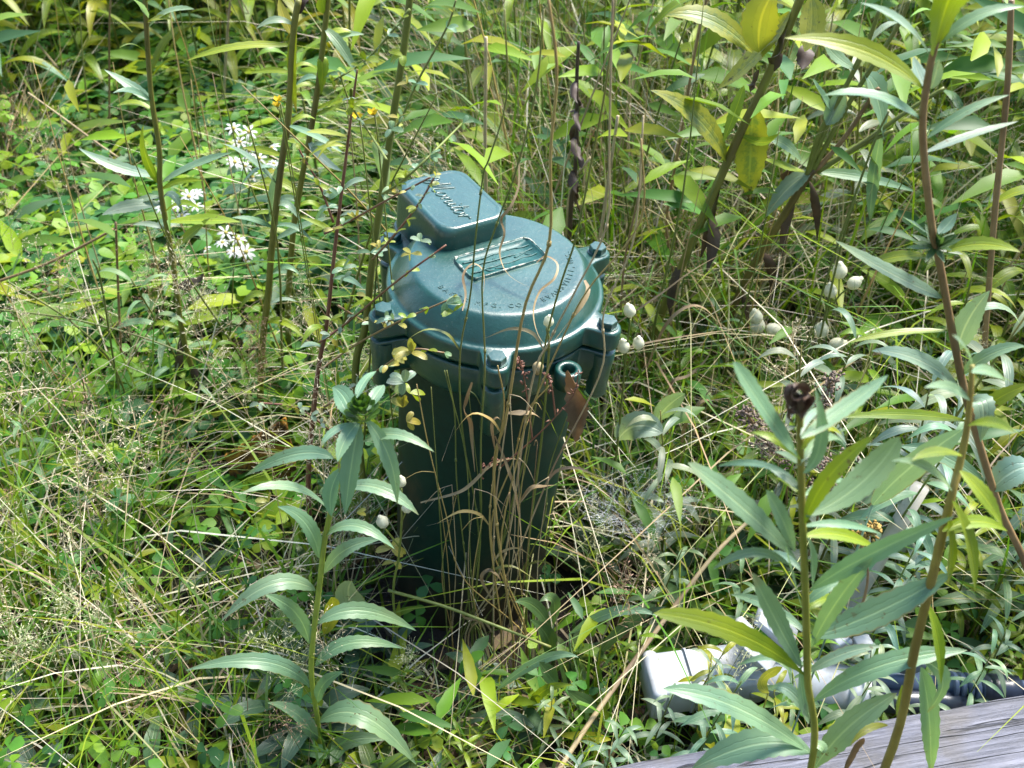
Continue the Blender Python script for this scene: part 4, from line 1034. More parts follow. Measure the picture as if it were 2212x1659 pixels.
for i, (p, k, r, lab) in enumerate(culms):
    rt = (roots[i % 6][0] + random.uniform(-75, 70), roots[i % 6][1] + random.uniform(-25, 12))
    pts = [PY(x, y, YG - .012 * (i % 3)) for x, y in [rt] + p]
    b0 = Vector((pts[0].x, pts[0].y, 0))
    pts = [pts[0]] + [q + Vector((random.gauss(0, .003), random.gauss(0, .004), random.gauss(0, .003))) for q in pts[1:-1]] + [pts[-1]]
    r *= .8; mb = MB(); Q_ = tube(mb, [b0] + pts, r, r * .7, sides=6, n=40)
    for q in (9, 18, 26): d_ = (Q_[q + 1] - Q_[q]).normalized(); tube(mb, [Q_[q] - d_ * .0022, Q_[q], Q_[q] + d_ * .0022], r * 1.35, r * 1.25, sides=6, n=3)
    if i % 2 == 0:
        q = Q_[16]; sx = random.choice((-1, 1)); ribbon(mb, [q, q + Vector((.010 * sx, -.004, .022)), q + Vector((.028 * sx, -.008, .03)), q + Vector((.05 * sx, -.01, random.uniform(-.01, .03)))], .003, n=14, twist=random.uniform(-2, 2))
    g = obj('grass_culm', mb.mesh('grass_culm', {'g': M['culm'], 'y': M['culm_gold'], 't': M['stem_tan']}[k], off=b0), loc=b0)
    tag(g, lab, 'grass', 'grass culms rooted in front of the casing')
ex = sorted(random.uniform(930, 1230) for _ in range(16))
for i, xt in enumerate(ex):
    xr = 1065 + (xt - 1075) * random.uniform(.6, 1.0); yt = random.uniform(830, 1120); Y_ = random.uniform(.63, .69)
    a, c = PY(xr, 1370, Y_), PY(xt, yt, Y_ + random.uniform(-.02, .0)); m_ = (a + c) / 2 + Vector((random.gauss(0, .010), random.gauss(0, .006), 0))
    b0 = Vector((a.x, a.y, 0)); mb = MB(); tube(mb, [b0, a, m_, c], random.uniform(.0005, .0009), .0004, sides=5, n=22)
    if random.random() < .7:
        e_ = c + Vector((random.uniform(-.03, .03), -.005, random.uniform(-.035, .01))); tube(mb, [c, (c + e_) / 2 + Vector((0, 0, .006)), e_], .0005, .0003, sides=4, n=6)
    o = obj('grass_culm', mb.mesh('grass_culm', M[random.choice(['culm', 'stem_tan', 'culm_gold', 'stem_brown'])], off=b0), loc=b0)
    w_ = ['leftmost', 'second from left', 'third from left', 'fourth from left', 'fifth from left', 'sixth from left', 'seventh from left', 'eighth from left', 'eighth from right', 'seventh from right', 'sixth from right', 'fifth from right', 'fourth from right', 'third from right', 'second from right', 'rightmost'][i]
    tag(o, f'hair-thin bent straw before the casing, {w_} of the finest ones', 'grass', 'hair-thin straws before the casing')
# dry curled blades
def curl(label, pts, w, Y=None, mat='dry', twist=1.5, depth=None, n=40):
    P_ = [PY(x, y, Y) for x, y in pts] if Y else [PD(x, y, d) for x, y, d in pts]
    mb = MB(); ribbon(mb, P_, w, n=n, twist=twist)
    tag(obj('curled_straw', mb.mesh('curled_straw', M[mat])), label, 'straw', 'dry curled grass blades')
c1 = lambda x, y: (756 + x * .3473, 324 + y * .3473)
c2 = lambda x, y: (756 + x * .412, 756 + y * .412)
curl('tan dry blade looping down from the box corner over the name plate', [(*c1(1050, 60), .93), (*c1(1050, 220), .93), (*c1(1000, 350), .93), (*c1(940, 430), .935), (*c1(960, 520), .945), (*c1(930, 650), .95), (*c1(1000, 790), .945), (*c1(1200, 885), .935), (*c1(1310, 895), .93)], .0028)
curl('tan dry blade making an open loop at the right end of the name plate', [(*c1(1160, 700), .95), (*c1(1220, 660), .95), (*c1(1290, 710), .945), (*c1(1270, 800), .935), (*c1(1180, 880), .925), (*c1(1140, 1010), .91), (*c1(1170, 1150), .90), (*c1(1240, 1230), .895), (*c1(1340, 1245), .89)], .0024)
curl('short dry blade arched over the left end of the name plate', [(*c1(700, 1000), .92), (*c1(720, 900), .93), (*c1(705, 780), .94), (*c1(760, 710), .945), (*c1(820, 740), .945), (*c1(835, 830), .935), (*c1(815, 960), .92)], .0028)
curl('broad twisted tan blade across the right skirt of the cap', [(*c1(1460, 810), .92), (*c1(1480, 870), .91), (*c1(1440, 960), .905), (*c1(1380, 1040), .90), (*c1(1320, 1120), .895), (*c1(1260, 1200), .89)], .006, twist=2.2)
curl('long dry blade waving across the middle of the casing', [c2(370, 800), c2(560, 750), c2(640, 700), c2(720, 620), c2(800, 580), c2(880, 575), c2(935, 620)], .0042, .66)
curl('dry blade arching over the right half of the casing', [c2(890, 800), c2(950, 725), c2(1020, 715), c2(1110, 705)], .005, .66)
curl('dry blade hooked below the front bolt', [c2(760, 520), c2(745, 400), c2(770, 355), c2(800, 380)], .0035, .655)
curl('pale dry blade hooked low before the casing', [c2(740, 1300), c2(690, 1200), c2(730, 1155), c2(785, 1200), c2(780, 1260)], .0045, .65)
curl('dry blade curling near the base of the bundle', [c2(720, 1500), c2(680, 1420), c2(600, 1400), c2(590, 1330), c2(640, 1300)], .0035, .645)
curl('second dry hook low before the casing', [c2(745, 1480), c2(700, 1420), c2(640, 1450), c2(610, 1540)], .0035, .64)
curl('twisted brown blade hanging before the left half of the casing', [c2(640, 170), c2(610, 260), c2(600, 320), c2(630, 380), c2(640, 480), c2(655, 640)], .005, .655, twist=4)
curl('straw blade across the front right of the casing', [c2(760, 450), c2(820, 600), c2(870, 760), c2(895, 950), c2(910, 1200)], .0035, .65)
curl('pale drooping blade right of the casing base', [c2(830, 330), c2(900, 330), c2(960, 335), c2(1010, 365)], .006, .66)
for k, (pp_, Y_) in enumerate((([(1445, 905), (1450, 830), (1490, 810), (1530, 770), (1540, 720)], .92), ([(1470, 1000), (1480, 920), (1520, 860), (1560, 815)], .9), ([(1500, 940), (1505, 880), (1530, 865), (1535, 890)], .88), ([(1395, 800), (1440, 700), (1500, 660), (1550, 700), (1570, 800)], .95), ([(1290, 770), (1400, 740), (1560, 715), (1740, 690)], .93), ([(1300, 720), (1420, 640), (1520, 570), (1700, 480)], .95))):
    curl(['pale curled blade low at the foot of the leaning stems', 'broad pale blade drooping at the foot of the leaning stems', 'small hooked blade at the foot of the leaning stems', 'arched tan blade looping over the leaning stems', 'long straight straw crossing level right of the cap', 'long straw slanting up right of the cap across the leaning stems'][k], pp_, .005 if k < 4 else .0028, Y_, n=30)

# --- dead brown leaf hanging beside the casing
mb = MB(); a, b, c = PY(1226, 800, .69), PY(1262, 880, .68), PY(1243, 955, .69)
leaf(mb, a, b, c, .0195, Vector((-.45, -1, .3)), segs=20, cols=6, fold=.45, serr=.12, wave=1.0, twist=.5, sh=(.55, .8))
tag(obj('dead_leaf', mb.mesh('dead_leaf', M['dead']), color=(.95, .9, .85)), 'crumpled brown dead leaf hanging at the right of the casing below the rim', 'leaf')
def twig(label, paths, Y, mat, r=.0009, seeds=0):
    b0 = PY(*paths[0][0], Y); g = thing('dried_sprig', b0, label, 'plant')
    for i, s in enumerate(paths): stem_part(g, [PY(x, y, Y) for x, y in s], r, r * .6, mat, name='stem' if i == 0 else 'branch', sides=5)
    if seeds:
        mb = MB()
        for s in paths:
            P_ = smooth_path([PY(x, y, Y) for x, y in s], 20)
            for _ in range(seeds):
                q = random.choice(P_[6:]) + Vector((random.gauss(0, .0025), random.gauss(0, .0025), random.gauss(0, .0025)))
                d = Vector((random.gauss(0, 1), random.gauss(0, 1), random.gauss(0, 1))).normalized(); tube(mb, [q, q + d * .004], .0011, .0004, sides=4, n=2)
        obj('seeds', mb.mesh('seeds', mat, off=b0), g)['kind'] = 'stuff'
    return g
twig('dark reddish dried sprig lying across the casing below the rim', [[(1080, 1010), (1150, 950), (1200, 900), (1240, 850), (1250, 800)], [(1150, 950), (1140, 870), (1128, 790)], [(1200, 900), (1190, 830), (1172, 805)], [(1128, 800), (1120, 770)], [(1100, 990), (1060, 1000), (1040, 1030)]], .665, M['stem_red'], .0009, 12)

# --- wool-grey seed heads and golden seeds at the right
def seed_head(label, blobs, Y, mat, base, s=.004):
    b0 = Vector((PY(*base, Y).x, Y, 0)); g = thing('dried_weed', b0, label, 'plant')
    stem_part(g, [b0, PY(*base, Y)] + [PY(x, y, Y) for x, y, r in blobs], .0015, .001, M['stem_brown'], sides=5)
    mb = MB()
    for (x, y, r) in blobs:
        c = PY(x, y, Y); R = r * (c - CAMP).dot(FW) / FPX
        for _ in range(42):
            v = Vector((random.gauss(0, 1), random.gauss(0, 1), random.gauss(0, 1))); q = c + v * R * .5
            d = Vector((random.gauss(0, 1), random.gauss(0, 1), random.gauss(0, 1))).normalized(); tube(mb, [q - d * s * .5, q, q + d * s * .5], s * .38, s * .2, sides=5, n=3)
    obj('seeds', mb.mesh('seeds', mat, off=b0), g)['kind'] = 'stuff'
seed_head('grey-brown dried seed head leaning behind the near goldenrod', [(1610, 890, 18), (1628, 915, 22), (1645, 938, 26), (1668, 965, 24), (1690, 990, 20), (1650, 960, 22)], .80, M['seed'], (1700, 1060))
seed_head('grey-brown dried seed head right of the near goldenrod tip', [(1790, 840, 18), (1800, 815, 16), (1780, 870, 16)], .84, M['seed'], (1760, 1000))
seed_head('dark dried seed head low behind the near goldenrod leaves', [(1780, 1000, 22), (1800, 1030, 22), (1770, 1060, 20), (1830, 985, 16)], .74, M['seed'], (1760, 1150))
seed_head('golden brown dried flower head beside the white pipe', [(1858, 1162, 16), (1875, 1150, 16), (1888, 1140, 14)], .62, M['seed_gold'], (1870, 1280))

# --- dry diagonal stalk at the bottom, other single stalks
def stalk(label, pts, r, mat, cat='stalk', name='dry_stalk', r1=None, to_ground=True):
    P_ = [PY(x, y, Y) for x, y, Y in pts]
    b0 = Vector(P_[0])
    mb = MB(); tube(mb, P_, r, r1 or r * .8, sides=7, n=6 * len(P_), wob=.05)
    return tag(obj(name, mb.mesh(name, mat, off=b0), loc=b0), label, cat)
stalk('thick tan stalk slanting up from the bottom edge toward the right of the casing', [(1190, 1690, .50), (1284, 1546, .56), (1420, 1360, .64), (1539, 1203, .70), (1640, 1105, .74)], .0028, M['stem_tan'])
stalk('thin green stem slanting level before the casing base', [(838, 1275, .64), (960, 1310, .63), (1080, 1355, .62), (1190, 1398, .60)], .0018, M['stem_green'], name='fallen_stem')
for k, (pts, r, mt, lab) in enumerate((
        ([(240, 300, 1.9), (150, 180, 1.9), (70, 80, 1.9)], .003, 'stem_tan', 'pale dead stalk slanting down at the top left'), ([(380, 420, 1.6), (240, 330, 1.6), (130, 250, 1.6), (60, 200, 1.6)], .002, 'stem_tan', 'thin pale stalk lying over brown thatch at left'), ([(480, 330, 1.8), (485, 180, 1.8), (492, 60, 1.8), (500, -20, 1.8)], .0027, 'stem_tan', 'straight whitish dead stalk at the top left'),
        ([(236, 420, 1.7), (236, 200, 1.7), (236, 60, 1.7), (240, -20, 1.7)], .002, 'stem_brown', 'greyish upright stalk near the top left corner'), ([(265, 860, 1.1), (255, 620, 1.1), (250, 480, 1.1)], .002, 'stem_brown', 'thin grey-brown stalk left of the leftmost olive stem'), ([(-10, 668, 1.0), (179, 694, 1.0), (394, 762, 1.0), (637, 898, .98)], .0014, 'culm', 'long pale grass stem lying across the left side'),
        ([(310, 1010, 1.0), (255, 810, 1.0), (160, 700, 1.0), (20, 610, 1.0)], .0016, 'culm', 'pale grass stem bent from left toward the lower middle'), ([(320, 1020, .98), (260, 850, .98), (220, 620, .98), (200, 560, .98)], .0015, 'culm', 'upright pale grass stem joining the bent one at left'), ([(-10, 610, 1.15), (100, 570, 1.15), (200, 520, 1.15), (245, 495, 1.15)], .0022, 'stem_brown', 'brown twig rising from the left edge'),
        ([(260, 820, 1.05), (330, 700, 1.05), (360, 640, 1.05)], .001, 'stem_tan', 'thin pale culm slanting right behind the leftmost olive stem'), ([(1460, 620, 1.15), (1440, 480, 1.15), (1470, 300, 1.15), (1500, 120, 1.15), (1530, -20, 1.15)], .002, 'stem_brown', 'brown upright stalk left of the leaning goldenrod'), ([(1220, 640, 1.2), (1230, 420, 1.2), (1275, 340, 1.2)], .0022, 'stem_tan', 'pale broken stalk behind the right of the cap'),
        ([(1290, 560, 1.1), (1310, 420, 1.1), (1335, 250, 1.1)], .0024, 'stem_tan', 'whitish stub stalk standing behind the cap at right'), ([(1340, 700, 1.05), (1350, 560, 1.05), (1390, 380, 1.05)], .0017, 'stem_brown', 'brown thin stalk rising behind the right ear of the cap'), ([(2130, 700, .9), (2150, 450, .9), (2175, 200, .9), (2185, 0, .9)], .0035, 'stem_brown', 'pinkish tan stalk near the right edge'),
        ([(1050, 420, 1.15), (1048, 300, 1.15), (1050, 80, 1.15)], .0026, 'stem_tan', 'tan dead stalk standing straight behind the box'), ([(790, 900, .86), (812, 600, .86), (830, 330, .86)], .0012, 'culm', 'thin green culm close left of the cap'), ([(1700, 900, .95), (1780, 620, .95), (1880, 330, .95), (1920, 240, .95)], .0015, 'culm', 'thin dark green culm leaning right near the campion pods'), ([(1720, 960, .96), (1810, 560, .96), (1850, 420, .96)], .0015, 'culm', 'second dark green culm leaning right near the campion pods'))):
    P0 = PY(*pts[0]); 
    if k not in (5, 6, 8): pts = [(pts[0][0] - (pts[1][0] - pts[0][0]) * .15, pts[0][1] + 60, pts[0][2])] + pts
    stalk(lab, pts, r, M[mt])

# --- rotten wood and bark pieces
def chunk(name, label, corners, z0, mat, th):
    P_ = [PZ(x, y, z) for x, y, z in corners] if len(corners[0]) == 3 else [Vector((PY(x, y, Y).x, PY(x, y, Y).y, z)) if z is not None else PY(x, y, Y) for x, y, Y, z in corners]
    nrm = Vector((0, 0, 1)) if len(corners[0]) == 3 else Vector((-.25, -.8, .4))
    c = sum(P_, Vector()) / len(P_); mb = MB(); nx, ny = 14, 8
    V = []; F = []
    for side in (0, 1):
        for j in range(ny + 1):
            for i in range(nx + 1):
                u, v = i / nx, j / ny
                p = P_[0] * (1 - u) * (1 - v) + P_[1] * u * (1 - v) + P_[2] * u * v + P_[3] * (1 - u) * v
                e = min(u, 1 - u, v, 1 - v)
                p = p + nrm * ((th if side == 0 else -th) * min(1, e * 5) * random.uniform(.4, 1.2)) + Vector((random.gauss(0, .0016), random.gauss(0, .0016), 0))
                V.append(p)
    m1 = (nx + 1) * (ny + 1)
    for j in range(ny):
        for i in range(nx):
            a = j * (nx + 1) + i; F.append((a, a + 1, a + nx + 2, a + nx + 1)); F.append((m1 + a, m1 + a + nx + 1, m1 + a + nx + 2, m1 + a + 1))
    bd = [i for i in range(nx + 1)] + [(j + 1) * (nx + 1) - 1 for j in range(1, ny + 1)] + [ny * (nx + 1) + i for i in range(nx - 1, -1, -1)] + [j * (nx + 1) for j in range(ny - 1, 0, -1)]
    for q in range(len(bd)):
        a, b = bd[q], bd[(q + 1) % len(bd)]; F.append((a, m1 + a, m1 + b, b))
    mb.add(V, F); tag(obj(name, mb.mesh(name, mat, off=c), loc=c), label, 'wood')
chunk('rotten_wood', 'orange and dark brown rotten wood chunk in the grass left of the casing', [(484, 985, .90, None), (616, 902, .92, None), (642, 1000, .93, 0.0), (505, 1040, .90, 0.0)], 0, M['rotten'], .010)
chunk('bark_piece', 'reddish brown bark piece lying in the thatch at far left', [(140, 350, .03), (175, 345, .05), (192, 392, .05), (160, 392, .02)], 0, M['bark'], .012)

# ------------------------------------------------------------------ masses of vegetation
WX, WY = BASE.x, BASE.y
def blocked(x, y, m=0.0):
    if (x - WX) ** 2 + (y - WY) ** 2 < (0.10 + m) ** 2: return True
    # wiring conduit
    if (x - (WX + .118 * math.cos(BOX_A))) ** 2 + (y - (WY + .118 * math.sin(BOX_A))) ** 2 < .035 ** 2: return True
    d = Vector((x, y, 0)) - Vector((TC.x, TC.y, 0)); al, ac = d.dot(td), d.dot(tn)
    if -0.9 < al < 1.1 and -0.012 - m < ac < TW + .012 + m: return True
    return False
def hmax(x, y):                    # how tall the low growth may be here, so the well and the plumbing stay in view
    h = 0.50 if y < 1.05 else 0.85
    if -.85 < x < -.22 and 1.15 < y < 2.2: h = .17
    if y < 0.80 and abs(x - WX) < 0.17:
        # below the bare front of the casing
        h = min(h, max(0.03, 0.13 - (y - 0.45) * 0.10)) if abs(x - WX) < 0.12 else min(h, .16)
    if -.44 < x < -.24 and .70 < y < 1.0: h = min(h, .09)
    if 0.10 < x < 0.62 and 0.45 < y < 0.72: h = min(h, 0.10)
    if y < 0.62: h = min(h, 0.09 + max(0, y - .22) * .28)
    if y < .95 and abs(x - WX) < .24: h = min(h, .34)
    return h
def region(x, y):                  # weights: clover, green grass, straw, leafy
    n_ = math.sin(3.7 * x + 1.3 * y) * math.cos(2.9 * y - 1.7 * x + .6)
    cl = 0.32 + .25 * n_
    gr_, st, lf = .6, .4, .6
    if x < -.12 and y < 1.0: cl, gr_, st, lf = (.2 if y < .78 else .75), 1.15, .42, .4
    elif x < -.16: cl, gr_, st, lf = 1.1, .25, .12, 1.0
    if -.9 < x < -0.18 and 1.12 < y < 2.4: cl, gr_, st, lf = 1.5, .10, .08, .45
    if -1.05 < x < -.62 and 1.45 < y < 1.9: cl, gr_, st, lf = .5, .3, .7, .4
    if x < -.4 and y > 1.9: cl, gr_, st, lf = .4, .25, .08, 1.6
    if -.05 < x < .65 and 1.15 < y < 2.3: cl, gr_, st, lf = .28, .9, .75, .8
    if x > .5 and y > .9: cl, gr_, st, lf = .3, .7, .5, 1.3
    if x > .12 and y < .95: cl, gr_, st, lf = .15, .85, .3, 1.0
    if abs(x) < .2 and y < .68: cl, gr_, st, lf = .08, 1.3, .35, .6
    return cl, gr_, st, lf
def scatter(nmax, idx, x0=-2.0, x1=2.0, y0=0.22, y1=3.7, m=0.0):
    out = []
    while len(out) < nmax:
        x, y = random.uniform(x0, x1), random.uniform(y0, y1)
        if abs(x) > 0.62 * math.hypot(y, 1.0) + .35: continue
        w = region(x, y)[idx]
        if random.random() * 1.6 > w or blocked(x, y, m): continue
        if -.46 < x < -.22 and .70 < y < .97 and random.random() < .5: continue
        if (x - WX) ** 2 + (y - WY + .05) ** 2 < .155 ** 2 and random.random() < .85: continue
        if y > 2.8 and random.random() < .5: continue
        out.append((x, y))
    return np.array(out)
def pal(cols, n, j=.22):
    c = np.array(cols)[RNG.integers(0, len(cols), n)]
    return c * RNG.uniform(1 - j, 1 + j, (n, 1)) * RNG.uniform(.92, 1.08, (n, 3))
def stuff(name, me):
    o = obj(name, me); o['kind'] = 'stuff'; return o
def blades(name, pos, h, w, lean, droop, cols, mat, segs=4, hm=True, base_dark=None):
    n = len(pos)
    hm_ = np.array([hmax(x, y) for x, y in pos])
    h = h * np.where((pos[:, 1] > 1.05) & (pos[:, 0] > -.1), RNG.uniform(1.0, 1.9, n), 1.0); w = w * np.where(pos[:, 1] > 1.05, 1.25, 1.0)
    h = np.minimum(h, hm_ * RNG.uniform(.75, 1.05, n))
    az = RNG.uniform(0, 2 * np.pi, n)
    d = np.stack([np.cos(az), np.sin(az), np.zeros(n)], 1); s0 = np.stack([-np.sin(az), np.cos(az), np.zeros(n)], 1)
    tw = RNG.uniform(-1.2, 1.2, n)
    V = np.zeros((n, segs + 1, 2, 3)); C = np.zeros((n, segs + 1, 2, 3))
    for i in range(segs + 1):
        t = i / segs
        out = (lean * t + droop * t ** 2.2) * h
        up = h * (t - .42 * np.clip(droop, 0, 1.6) * t ** 2.4)
        p = np.concatenate([pos, np.zeros((n, 1))], 1) + d * out[:, None]; p[:, 2] = up - .004
        a = tw * t
        s = s0 * np.cos(a)[:, None] + d * np.sin(a)[:, None]
        ww = (w * (1 - t ** 2.2) * .5 + .0001)[:, None]
        V[:, i, 0] = p - s * ww; V[:, i, 1] = p + s * ww
        C[:, i, :] = cols[:, None, :]
    b = (np.arange(n) * (segs + 1) * 2)[:, None]
    F = np.concatenate([np.stack([b[:, 0] + 2 * i, b[:, 0] + 2 * i + 1, b[:, 0] + 2 * i + 3, b[:, 0] + 2 * i + 2], 1) for i in range(segs)], 0)
    return stuff(name, mesh_np(name, V.reshape(-1, 3), F, C.reshape(-1, 3), None, mat))
def leaflets(name, base, dirs, nrm, ln, wd, cols, mat, shape='obovate', droop=.25, fold=.18):
    n = len(base)
    s = np.cross(dirs, nrm); s /= np.linalg.norm(s, axis=1, keepdims=True) + 1e-9
    nn = np.cross(s, dirs)
    if shape == 'obovate': prof = [(.0, .03), (.45, .42), (.8, .47), (1.0, .12)]
    else: prof = [(.0, .05), (.3, .42), (.62, .36), (1.0, .02)]
    K = len(prof)
    V = np.zeros((n, K, 3, 3))
    for i, (t, hw) in enumerate(prof):
        p = base + dirs * (ln * t)[:, None] - nn * (ln * droop * t * t)[:, None]
        e = nn * (wd * hw * fold)[:, None]
        V[:, i, 0] = p - s * (wd * hw)[:, None] + e; V[:, i, 1] = p; V[:, i, 2] = p + s * (wd * hw)[:, None] + e
    b = np.arange(n) * K * 3
    F = np.concatenate([np.stack([b + 3 * i + k, b + 3 * i + k + 1, b + 3 * i + k + 4, b + 3 * i + k + 3], 1) for i in range(K - 1) for k in range(2)], 0)
    C = np.repeat(cols, K * 3, axis=0)
    return stuff(name, mesh_np(name, V.reshape(-1, 3), F, C, None, mat))

# foliage added unseen behind the camera, darkened so the well's flanks mirror no sky
n = 32000
th = RNG.uniform(math.radians(165), math.radians(375), n); rr = RNG.uniform(5.0, 8.5, n); zz = 7.0 * RNG.uniform(0, 1, n) ** .9 * (1 + .25 * np.sin(th * 7) + .12 * np.sin(th * 17 + 2))
d = RNG.normal(0, 1, (n, 3)); d /= np.linalg.norm(d, axis=1, keepdims=True)
ln = RNG.uniform(.10, .24, n)
leaflets('unseen_thicket', np.stack([rr * np.cos(th), rr * np.sin(th), zz], 1), d, RNG.normal(0, 1, (n, 3)), ln, ln * .55, pal([(.020, .045, .012), (.03, .055, .014), (.016, .036, .012)], n), M['mass'], 'lance')
# leaf litter on the soil
pos = scatter(9000, 2); n = len(pos)
az = RNG.uniform(0, 6.28, n); d = np.stack([np.cos(az), np.sin(az), RNG.uniform(-.15, .35, n)], 1); d /= np.linalg.norm(d, axis=1, keepdims=True)
nr = np.stack([RNG.normal(0, .35, n), RNG.normal(0, .35, n), np.ones(n)], 1)
leaflets('leaf_litter', np.concatenate([pos, RNG.uniform(.004, .03, (n, 1))], 1), d, nr, RNG.uniform(.02, .05, n), RNG.uniform(.008, .02, n), pal([(.11, .07, .035), (.06, .035, .02), (.17, .12, .06), (.08, .06, .03)], n), M['straw'], 'lance')
# clover and other low green
pos = scatter(17000, 0); n = len(pos)
hh = np.array([hmax(x, y) for x, y in pos])
z = np.minimum(RNG.uniform(.02, .15, n) * (1 + .4 * (pos[:, 1] > 1.2)), hh * .95)
B = np.repeat(np.concatenate([pos, z[:, None]], 1), 3, axis=0)
a0 = np.repeat(RNG.uniform(0, 6.28, n), 3) + np.tile([0, 2.09, 4.19], n) + RNG.normal(0, .18, 3 * n)
tl = np.repeat(np.stack([RNG.normal(0, .32, n), RNG.normal(0, .32, n) - .12, np.ones(n)], 1), 3, axis=0); tl /= np.linalg.norm(tl, axis=1, keepdims=True)
d = np.stack([np.cos(a0), np.sin(a0), np.zeros(3 * n)], 1); d -= tl * np.sum(d * tl, 1, keepdims=True); d /= np.linalg.norm(d, axis=1, keepdims=True)
lz = np.repeat(RNG.uniform(.012, .027, n) * np.where(pos[:, 1] < .85, .72, 1.0), 3)
cc = np.repeat(pal([(.050, .160, .022), (.072, .19, .022), (.115, .23, .014), (.040, .125, .036), (.17, .26, .014)], n), 3, axis=0)
leaflets('clover', B, d, tl, lz, lz * RNG.uniform(.75, .95, 3 * n), cc, M['mass'])
# leafy undergrowth
pos = scatter(13000, 3); n = len(pos)
hh = np.array([hmax(x, y) for x, y in pos])
z = np.minimum(np.where(pos[:, 1] > 1.05, RNG.uniform(.08, .55, n), RNG.uniform(.02, .26, n)), hh * .9)
z = np.where((pos[:, 0] < -.12) & (pos[:, 1] < 1.1), np.minimum(z, .07), z)
az = RNG.uniform(0, 6.28, n); d = np.stack([np.cos(az), np.sin(az), RNG.uniform(-.2, .7, n)], 1); d /= np.linalg.norm(d, axis=1, keepdims=True)
nr = np.stack([RNG.normal(0, .3, n), RNG.normal(0, .3, n) - .15, np.ones(n)], 1)
ln = np.where(pos[:, 1] > 1.05, RNG.uniform(.045, .105, n), RNG.uniform(.03, .07, n))
leaflets('undergrowth', np.concatenate([pos, z[:, None]], 1), d, nr, ln, ln * RNG.uniform(.2, .34, n), pal([(.060, .145, .025), (.095, .20, .014), (.16, .245, .010), (.20, .255, .010), (.055, .12, .045), (.08, .17, .02), (.12, .2, .03), (.22, .25, .015)], n), M['mass'], 'lance', droop=.45, fold=.3)
# green grass
pos = scatter(24000, 1); n = len(pos)
blades('grass', pos, RNG.uniform(.08, .36, n), RNG.uniform(.0018, .0052, n), RNG.uniform(0, .55, n) ** 1.5, RNG.uniform(0, 1.0, n), pal([(.10, .20, .012), (.16, .25, .012), (.07, .16, .018), (.21, .26, .018), (.10, .19, .045)], n), M['mass'])
# dry grass
pos = scatter(20000, 2); n = len(pos)
blades('dry_grass', pos, RNG.uniform(.06, .36, n), RNG.uniform(.0010, .0034, n), RNG.uniform(0, .8, n) ** 1.8, RNG.uniform(0, 1.3, n) ** 1.5, pal([(.38, .32, .19), (.48, .42, .28), (.28, .21, .11), (.52, .48, .36), (.34, .32, .15)], n), M['straw'])

# ------------------------------------------------------------------ plants one can count in the weeds
def zone(p):
    px, py, w = proj(p)
    v = 'top' if py < 420 else ('middle' if py < 980 else 'bottom')
    h = 'left' if px < 700 else ('centre' if px < 1450 else 'right')
    return v, h
# background goldenrods: six kinds built once
def goldenrod_kind(h, nl, ll, col, droop, label, seed):
    random.seed(seed)
    root = thing('goldenrod', (0, 0, 0), label, 'plant', 'goldenrods in the weeds'); kids = []
    sw = [random.uniform(-.04, .04), random.uniform(-.04, .04)]
    pt = lambda t: Vector((sw[0] * t * t + .01 * math.sin(4 * t), sw[1] * t * t, h * t))
    mb = MB(); tube(mb, [pt(t) for t in (0, .25, .5, .75, 1)], .0026, .0013, sides=5, n=10); kids.append(obj('stem', mb.mesh('stem', M['stem_green']), root, (.9, .9, .8)))
    for i in range(nl):
        t = .22 + .78 * (i + .5) / nl; a = i * 2.4 + random.uniform(-.3, .3); l = ll * (1.1 - .45 * t) * random.uniform(.8, 1.15)
        dr = Vector((math.cos(a), math.sin(a), 0)); p = pt(t)
        up = random.uniform(.25, .75) + (.5 if t > .9 else 0)
        c = p + dr * l * .5 + Vector((0, 0, l * up * .6)); e = p + dr * l * .95 + Vector((0, 0, l * (up * .5 - droop)))
        mb = MB(); leaf(mb, p, c, e, l * random.uniform(.15, .21), Vector((0, 0, 1)) - dr * .2, segs=8, cols=2, serr=0, fold=.3, twist=random.uniform(-.5, .5))
        kids.append(obj('leaf', mb.mesh('leaf', M['leaf_thin']), root, vary(col)))
    KIDS[root.name] = kids
    return root
kinds = [goldenrod_kind(.46, 17, .10, G_YEL, .35, '', 1), goldenrod_kind(.58, 20, .115, G_YEL, .5, '', 2), goldenrod_kind(.36, 15, .09, G_MID, .3, '', 3), goldenrod_kind(.50, 17, .105, G_SIL, .45, '', 4), goldenrod_kind(.28, 13, .075, (0.13, 0.24, 0.014), .25, '', 5), goldenrod_kind(.64, 20, .12, (0.22, 0.275, 0.010), .6, '', 6)]
random.seed(21)
def adj(k): return ['yellow-green', 'tall yellow-green', 'short grey-green', 'silvery green', 'low bright green', 'tall lime green'][k]
used = [False] * 6
def put(k, x, y, s):
    tint = (random.uniform(.85, 1.2), random.uniform(.9, 1.1), random.uniform(.8, 1.2))
    if used[k]: o = copy_thing(kinds[k], (x, y, 0), random.uniform(0, 6.28), s, tint)
    else:
        o = kinds[k]; used[k] = True; o.location = (x, y, 0); o.scale = (s,) * 3
    v, h = zone((x, y, .25))
    o['label'] = f'{adj(k)} goldenrod among the weeds at the {v} {h}'.replace('middle centre', 'centre')
    o['group'] = f'{adj(k)} goldenrods at the {v} {h}'
    GOLD.append((o, x, y))
GOLD = []
cnt = 0; tries = 0
spots = []
